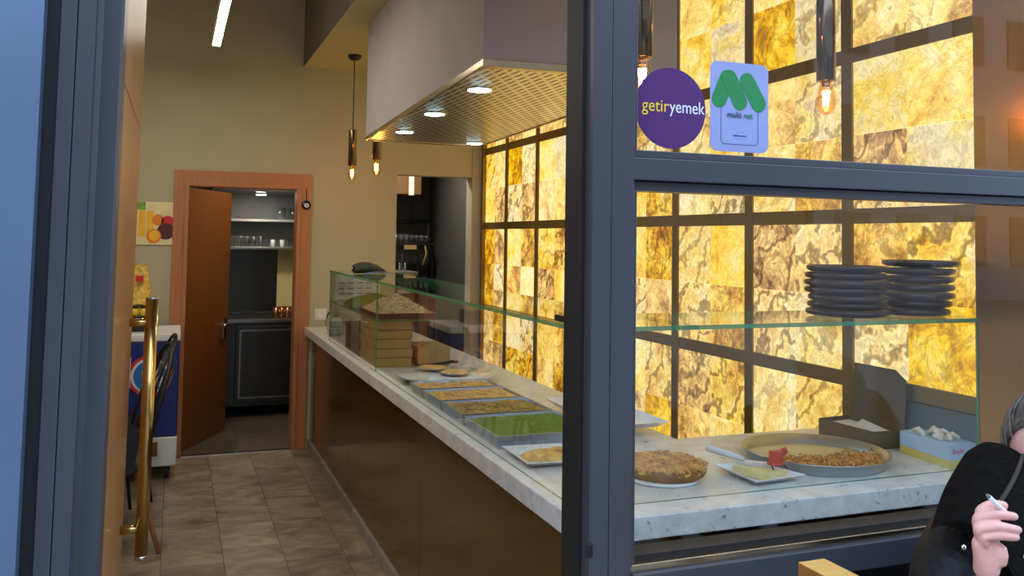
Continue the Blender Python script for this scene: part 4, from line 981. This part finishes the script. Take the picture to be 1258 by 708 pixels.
MB().box(2.00, 7.89, 1.99, 2.05, 7.9, 2.45).build('light_strip', M['white'], hs)

# ================================================================== OUTSIDE: CHAIR AND PERSON
ch = thing('wooden_chair', 'oak chair with a thick flat back rail outside below the window', 'chair', (1.15, 1.3, 0))
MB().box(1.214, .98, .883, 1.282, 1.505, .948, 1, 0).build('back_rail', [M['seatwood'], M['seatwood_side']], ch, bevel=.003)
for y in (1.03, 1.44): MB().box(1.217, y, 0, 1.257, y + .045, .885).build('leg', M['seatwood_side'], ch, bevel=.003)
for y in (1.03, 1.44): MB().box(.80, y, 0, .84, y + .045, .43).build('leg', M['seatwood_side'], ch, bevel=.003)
MB().box(.79, 1.0, .43, 1.20, 1.50, .46).build('seat', M['seatwood'], ch, bevel=.004)

def skin_mesh(verts, edges, radii, root=0, sub=2):
    me = bpy.data.meshes.new('tmp'); me.from_pydata(verts, edges, []); o = bpy.data.objects.new('tmp', me); COL.objects.link(o)
    o.modifiers.new('skin', 'SKIN'); 
    for i, r in enumerate(radii):
        r = r if isinstance(r, tuple) else (r, r); me.skin_vertices[0].data[i].radius = r; me.skin_vertices[0].data[i].use_root = (i == root)
    s_ = o.modifiers.new('sub', 'SUBSURF'); s_.levels = sub; s_.render_levels = sub
    return o
def bake(o, voxel=0., smooth=0):
    if voxel:
        r = o.modifiers.new('remesh', 'REMESH'); r.mode = 'VOXEL'; r.voxel_size = voxel
    if smooth:
        s_ = o.modifiers.new('smooth', 'SMOOTH'); s_.iterations = smooth; s_.factor = .5
    dg = bpy.context.evaluated_depsgraph_get(); ev_ = o.evaluated_get(dg); me = bpy.data.meshes.new_from_object(ev_)
    vs_ = [v.co.copy() for v in me.vertices]; fs = [tuple(p.vertices) for p in me.polygons]
    bpy.data.objects.remove(o); bpy.data.meshes.remove(me); return vs_, fs
per = thing('person', 'seated person in a black quilted coat and tan scarf holding a cigarette outside the window', 'person', (1.82, 1.42, 0))
body = MB()
HC = Vector((1.798, 1.40, 1.155)); FY = math.radians(-42)     # head centre, facing the street
rotz = Matrix.Rotation(FY, 3, 'Z')
def headfn(uu, vv):
    th = PI * min(.995, max(.005, vv)); ph = 2 * PI * uu     # ph=0 is the face direction (-Y)
    d = Vector((math.sin(th) * math.sin(ph), -math.sin(th) * math.cos(ph), math.cos(th)))
    p = Vector((d.x * .074, d.y * .094, d.z * .115))
    if d.z < 0: p.x *= 1 - .32 * (-d.z) ** 1.3; p.y *= 1 - .12 * (-d.z)
    front = max(0, -d.y)
    def g(x, z, sx, sz): return math.exp(-((p.x - x) / sx) ** 2 - ((p.z - z) / sz) ** 2) * (1 if d.y < 0 else 0)
    p.y -= .024 * g(0, -.026, .013, .020) + .012 * g(0, -.005, .009, .02)
    for s_ in (-1, 1): p.y += .012 * g(s_ * .031, .002, .017, .012); p.y -= .006 * g(s_ * .03, .022, .02, .009); p.y -= .006 * g(s_ * .036, -.03, .018, .018)
    p.y -= .008 * g(0, -.060, .022, .007); p.y += .004 * g(0, -.0605, .022, .0025); p.y -= .010 * g(0, -.095, .022, .016)
    return HC + rotz @ p
body.sheet(headfn, 64, 48, 0, closed_u=True)
for s_ in (-1, 1):   # ears
    c_ = HC + rotz @ Vector((s_ * .070, .006, -.008)); e_ = rotz @ Vector((s_ * .006, .012, 0))
    body.tube([c_ + Vector((0, 0, .028)), c_ + e_ + Vector((0, 0, .022)), c_ + e_ * 1.2, c_ + e_ * .6 - Vector((0, 0, .024)), c_ - Vector((0, 0, .03))], [.004, .010, .011, .008, .004], 10)
# torso, arms, legs as one skinned skeleton
sk_v = [(1.83, 1.44, .50), (1.83, 1.45, .72), (1.825, 1.44, .93), (1.815, 1.425, 1.03), (1.81, 1.415, 1.09),
        (1.64, 1.43, .955), (1.47, 1.35, .775), (1.417, 1.235, .985),
        (2.01, 1.43, .955), (2.07, 1.36, .74), (1.93, 1.17, .66),
        (1.74, 1.40, .48), (1.66, 1.0, .47), (1.66, .98, .10), (1.66, .88, .05),
        (1.92, 1.40, .48), (1.94, 1.0, .47), (1.94, .98, .10), (1.94, .88, .05)]
sk_e = [(0, 1), (1, 2), (2, 3), (3, 4), (2, 5), (5, 6), (6, 7), (2, 8), (8, 9), (9, 10), (0, 11), (11, 12), (12, 13), (13, 14), (0, 15), (15, 16), (16, 17), (17, 18)]
sk_r = [(.15, .12), (.14, .11), (.13, .10), (.055, .055), (.05, .05), .055, .042, .026, .055, .042, .028, .085, .06, .042, .035, .085, .06, .042, .035]
v_, f__ = bake(skin_mesh(sk_v, sk_e, sk_r)); body.add(v_, f__, 0, True)
# right hand: palm and five fingers fused into one surface
hv = [(1.417, 1.235, .985), (1.417, 1.226, 1.012), (1.416, 1.226, 1.045), (1.404, 1.226, 1.078)]
he = [(0, 1), (1, 2), (2, 3)]; hr = [(.022, .024), (.026, .024), (.033, .020), (.030, .016)]
def finger(start, pts, rads):
    prev = start
    for p, r in zip(pts, rads): hv.append(p); hr.append(r); he.append((prev, len(hv) - 1)); prev = len(hv) - 1
hand_parts = []
pv, pf = bake(skin_mesh(hv, he, hr, 0, 2)); hm = MB().add(pv, pf)
for pts, rads in (
    ([(1.412, 1.232, 1.075), (1.409, 1.236, 1.110), (1.431, 1.226, 1.1235), (1.446, 1.219, 1.1215), (1.457, 1.215, 1.1195)], [.011, .0115, .0098, .009, .0075]),
    ([(1.402, 1.228, 1.07), (1.391, 1.227, 1.102), (1.415, 1.210, 1.111), (1.446, 1.207, 1.106), (1.472, 1.209, 1.1005)], [.011, .0118, .0102, .009, .0075]),
    ([(1.400, 1.222, 1.06), (1.384, 1.220, 1.087), (1.412, 1.202, 1.092), (1.444, 1.200, 1.085), (1.475, 1.204, 1.0775)], [.011, .0118, .0102, .009, .0075]),
    ([(1.402, 1.217, 1.05), (1.390, 1.214, 1.073), (1.416, 1.198, 1.076), (1.443, 1.198, 1.070), (1.467, 1.203, 1.0655)], [.010, .0105, .009, .008, .0068]),
    ([(1.430, 1.240, 1.02), (1.448, 1.252, 1.045), (1.452, 1.248, 1.075), (1.454, 1.236, 1.100)], [.014, .013, .0105, .0085])):
    v_, f__ = bake(skin_mesh(pts, [(i, i + 1) for i in range(len(pts) - 1)], rads, 0, 2)); hm.add(v_, f__)
hm.lathe((1.431, 1.214, 1.034), [(.004, -.022), (.013, -.016), (.016, 0), (.013, .016), (.004, .022)], 16)
me = bpy.data.meshes.new('tmp'); me.from_pydata(hm.v, [], hm.f); ho = bpy.data.objects.new('tmp', me); COL.objects.link(ho)
v_, f__ = bake(ho, .0022, 4); body.add(v_, f__, 0, True)
# left hand resting on the lap
lv = MB(); v_, f__ = bake(skin_mesh([(1.93, 1.17, .66), (1.90, 1.13, .645), (1.87, 1.08, .63)], [(0, 1), (1, 2)], [.024, (.034, .018), (.036, .014)])); body.add(v_, f__, 0, True)
for k in range(4):
    v_, f__ = bake(skin_mesh([(1.895 - .017 * k, 1.09 - .004 * k, .632), (1.885 - .018 * k, 1.05, .625 - .004 * (k % 2)), (1.878 - .018 * k, 1.02 + .006 * abs(k - 1), .605)], [(0, 1), (1, 2)], [.010, .009, .007])); body.add(v_, f__, 0, True)
v_, f__ = bake(skin_mesh([(1.915, 1.12, .645), (1.925, 1.085, .635), (1.918, 1.055, .622)], [(0, 1), (1, 2)], [.012, .011, .008])); body.add(v_, f__, 0, True)
body.build('body', M['skin'], per)
for s_ in (-1, 1):
    c_ = HC + rotz @ Vector((s_ * .030, -.0695, .001)); MB().ball(c_, .0118, 16).build('eye', M['eye_white'], per)
    MB().ball(HC + rotz @ Vector((s_ * .030, -.0690, .0045)), .0128, 16).ball(HC + rotz @ Vector((s_ * .030, -.0675, -.0045)), .0120, 16).build('eyelid', M['skin'], per)
    c2 = HC + rotz @ Vector((s_ * .030, -.0775, -.0022)); MB().ball(c2, .0046, 12).build('iris', M['iris'], per)
    MB().tube([HC + rotz @ Vector((s_ * .014, -.092, .020)), HC + rotz @ Vector((s_ * .032, -.090, .026)), HC + rotz @ Vector((s_ * .05, -.076, .020))], [.002, .004, .002], 6).build('eyebrow', M['hair'], per)
MB().tube([HC + rotz @ Vector((-.022, -.086, -.061)), HC + rotz @ Vector((0, -.099, -.060)), HC + rotz @ Vector((.022, -.086, -.061))], [.002, .005, .002], 8).build('lips', M['lips'], per)
# hair: cap with strands, longer over the ears
q = random.Random(8)
hm_ = MB()
def hairfn(uu, vv):
    ph = 2 * PI * uu; lim = .28 + .35 * (1 - math.cos(ph)) / 2 + .07 * math.exp(-((math.cos(ph) + .15) / .3) ** 2)
    th = PI * lim * max(.01, vv); d = Vector((math.sin(th) * math.sin(ph), -math.sin(th) * math.cos(ph), math.cos(th)))
    k_ = 1.12 + .02 * q.uniform(-1, 1) if vv < .98 else 1.04
    return HC + rotz @ Vector((d.x * .077 * k_, d.y * .097 * k_ + .002, d.z * .118 * k_))
hm_.sheet(hairfn, 72, 20, 0, closed_u=True)
for k in range(220):
    ph = q.uniform(0, 2 * PI); t0 = q.uniform(.05, .9); pts = []
    lim = .28 + .35 * (1 - math.cos(ph)) / 2 + .07 * math.exp(-((math.cos(ph) + .15) / .3) ** 2)
    for i in range(4):
        th = PI * lim * min(1.0, t0 * .9 + .09 * i); d = Vector((math.sin(th) * math.sin(ph + .1 * i), -math.sin(th) * math.cos(ph + .1 * i), math.cos(th)))
        pts.append(HC + rotz @ Vector((d.x * .088, d.y * .110 + .002, d.z * .134)))
    hm_.tube(pts, [.002, .003, .003, .001], 5)
hm_.build('hair', M['hair'], per)
# coat: skinned over torso and sleeves
cv = [(1.83, 1.44, .55), (1.83, 1.44, .75), (1.82, 1.435, .93), (1.815, 1.43, 1.0),
      (1.655, 1.43, .985), (1.525, 1.40, .915), (1.455, 1.34, .785), (1.43, 1.27, .87), (1.418, 1.24, .975),
      (1.975, 1.43, .985), (2.08, 1.41, .90), (2.09, 1.35, .74), (1.96, 1.20, .665)]
ce = [(0, 1), (1, 2), (2, 3), (2, 4), (4, 5), (5, 6), (6, 7), (7, 8), (2, 9), (9, 10), (10, 11), (11, 12)]
cr_ = [(.20, .155), (.20, .155), (.185, .145), (.12, .11), .115, .112, .088, .07, .055, .115, .105, .08, .052]
v_, f__ = bake(skin_mesh(cv, ce, cr_, 0, 2)); cm = MB().add(v_, f__, 0, True)
cm.build('coat', M['coat'], per)
# wide open collar with dark lining
def collar(side):
    P0 = [(1.700, 1.43, 1.17), (1.635, 1.425, 1.178), (1.580, 1.41, 1.150), (1.520, 1.395, 1.10), (1.462, 1.37, 1.040)]
    P1 = [(1.705, 1.385, 1.155), (1.640, 1.345, 1.138), (1.580, 1.318, 1.112), (1.522, 1.298, 1.085), (1.470, 1.285, 1.050)]
    P2 = [(1.712, 1.38, 1.13), (1.675, 1.335, 1.085), (1.645, 1.30, 1.03), (1.60, 1.275, .97), (1.55, 1.255, .92)]
    P1 = [tuple(2 * m_ - (a_ + b_) / 2 for a_, m_, b_ in zip(p, q_, r)) for p, q_, r in zip(P0, P1, P2)]
    rows = [P0, P1, P2]
    if side < 0: rows = [[(1.812 + (1.812 - x) * .86, y, z - .012 * i) for i, (x, y, z) in enumerate(r)] for r in rows]
    return rows
def bez(rows, uu, vv):
    n = len(rows[0]) - 1; i = min(int(uu * n), n - 1); t = uu * n - i
    def cr(r):
        p = [Vector(r[max(0, min(n, i + d_))]) for d_ in (-1, 0, 1, 2)]
        return .5 * (2 * p[1] + (p[2] - p[0]) * t + (2 * p[0] - 5 * p[1] + 4 * p[2] - p[3]) * t * t + (3 * p[1] - p[0] - 3 * p[2] + p[3]) * t ** 3)
    cs = [cr(r) for r in rows]
    return cs[0] * (1 - vv) ** 2 + cs[1] * 2 * vv * (1 - vv) * 1.0 + cs[2] * vv ** 2
for side in (1, -1):
    rows = collar(side); mb = MB()
    back = [[(p[0] - .0, p[1] + .03, p[2] - .02) for p in r] for r in rows]
    mb.sheet(lambda a, b: bez(rows, a, b), 20, 10); mb.sheet(lambda a, b: bez(back, a, b), 20, 10)
    for e0 in (0., 1.):
        mb.sheet(lambda a, b: bez(rows, a, e0).lerp(bez(back, a, e0), b), 20, 2); mb.sheet(lambda a, b: bez(rows, e0, a).lerp(bez(back, e0, a), b), 10, 2)
    mb.build('collar', M['fur'], per)
    ep = [bez(rows, i / 16, 0.5) + Vector((-.003 * side, -.003, .001)) for i in range(17)]
    MB().tube(ep, .0045, 8).build('collar_piping', M['collar_edge'], per)
nk = MB()
for k in range(3):
    zc = 1.055 - .025 * k; rr_ = .075 + .012 * k
    nk.tube([(1.812 + rr_ * math.cos(a), 1.405 + rr_ * .9 * math.sin(a) - .012 * k, zc - .03 * max(0, -math.sin(a))) for a in [2 * PI * i / 24 for i in range(24)]], .024, 10, 0, True)
nk.build('scarf', M['scarf'], per)
for (x, y, z) in ((1.450, 1.252, 1.076), (1.428, 1.30, 1.024), (1.521, 1.245, 1.014)):
    MB().lathe((x, y - .01, z), [(.0055, 0), (.006, .002), (.004, .005), (0, .0055)], 14, 0, 'y').build('snap_button', M['chrome'], per)
cg = Vector((1.388, 1.20, 1.150)); cg2 = Vector((1.466, 1.217, 1.097))
ci = thing('cigarette', 'white cigarette held between the fingers of the seated person', 'cigarette', cg2)
MB().tube([cg2, cg.lerp(cg2, .06)], .0040, 12).build('paper', M['cigarette'], ci)
MB().tube([cg.lerp(cg2, .06), cg], [.0038, .003], 10).build('ash', M['ash'], ci)
# trousers and shoes
tr_v = [(1.83, 1.44, .50), (1.74, 1.40, .485), (1.66, 1.0, .475), (1.66, .98, .12), (1.92, 1.40, .485), (1.94, 1.0, .475), (1.94, .98, .12)]
v_, f__ = bake(skin_mesh(tr_v, [(0, 1), (1, 2), (2, 3), (0, 4), (4, 5), (5, 6)], [(.16, .13), .10, .078, .058, .10, .078, .058])); MB().add(v_, f__, 0, True).build('trousers', M['trousers'], per)
for x in (1.66, 1.94): MB().sheet(lambda uu, vv, x=x: (x + .046 * math.cos(2 * PI * uu) * (1 - .2 * vv), .90 - .135 * math.sin(2 * PI * uu) * (1 - .35 * vv) + .05 * vv, -.018 + .10 * vv ** .8), 24, 6, 0, closed_u=True).lathe((x, .9, -.0185), [(0, 0), (.04, 0)], 24).build('shoe', M['black'], per)
oc = thing('street_chair', 'plain dark chair under the seated person outside', 'chair', (1.83, 1.42, 0))
MB().box(1.60, 1.2, .29, 2.06, 1.62, .32).build('seat', M['black'], oc, bevel=.005)
for x in (1.62, 2.01):
    for y in (1.22, 1.57): MB().box(x, y, -.02, x + .03, y + .03, .29).build('leg', M['black'], oc)
MB().box(1.62, 1.605, .32, 2.04, 1.63, .8).build('backrest', M['black'], oc, bevel=.005)

# street opposite, seen only as reflections
for k, (x0, x1, hh, mt) in enumerate(((-16, -6, 10, 'stucco'), (-5.7, 5.4, 10.5, 'grey_wall'), (6, 16, 11.5, 'stucco'), (16.3, 30, 11, 'grey_wall'), (-30, -16.3, 9.5, 'grey_wall'))):
    t = thing('street_building', '%s building across the street' % ('tall tan', 'low grey', 'tallest tan', 'far right grey', 'far left grey')[k], 'building', ((x0 + x1) / 2, -17, 0))
    MB().box(x0, -24, -.02, x1, -16, hh).build('walls', M[mt], t)
    nx = int((x1 - x0) / 2.2)
    for i in range(nx):
        for j in range(int(hh / 3)):
            xw = x0 + .7 + i * 2.2; MB().box(xw, -16.0, 1 + 3 * j, xw + 1.2, -15.95, 2.5 + 3 * j).build('window', M['dark_glass'], t)
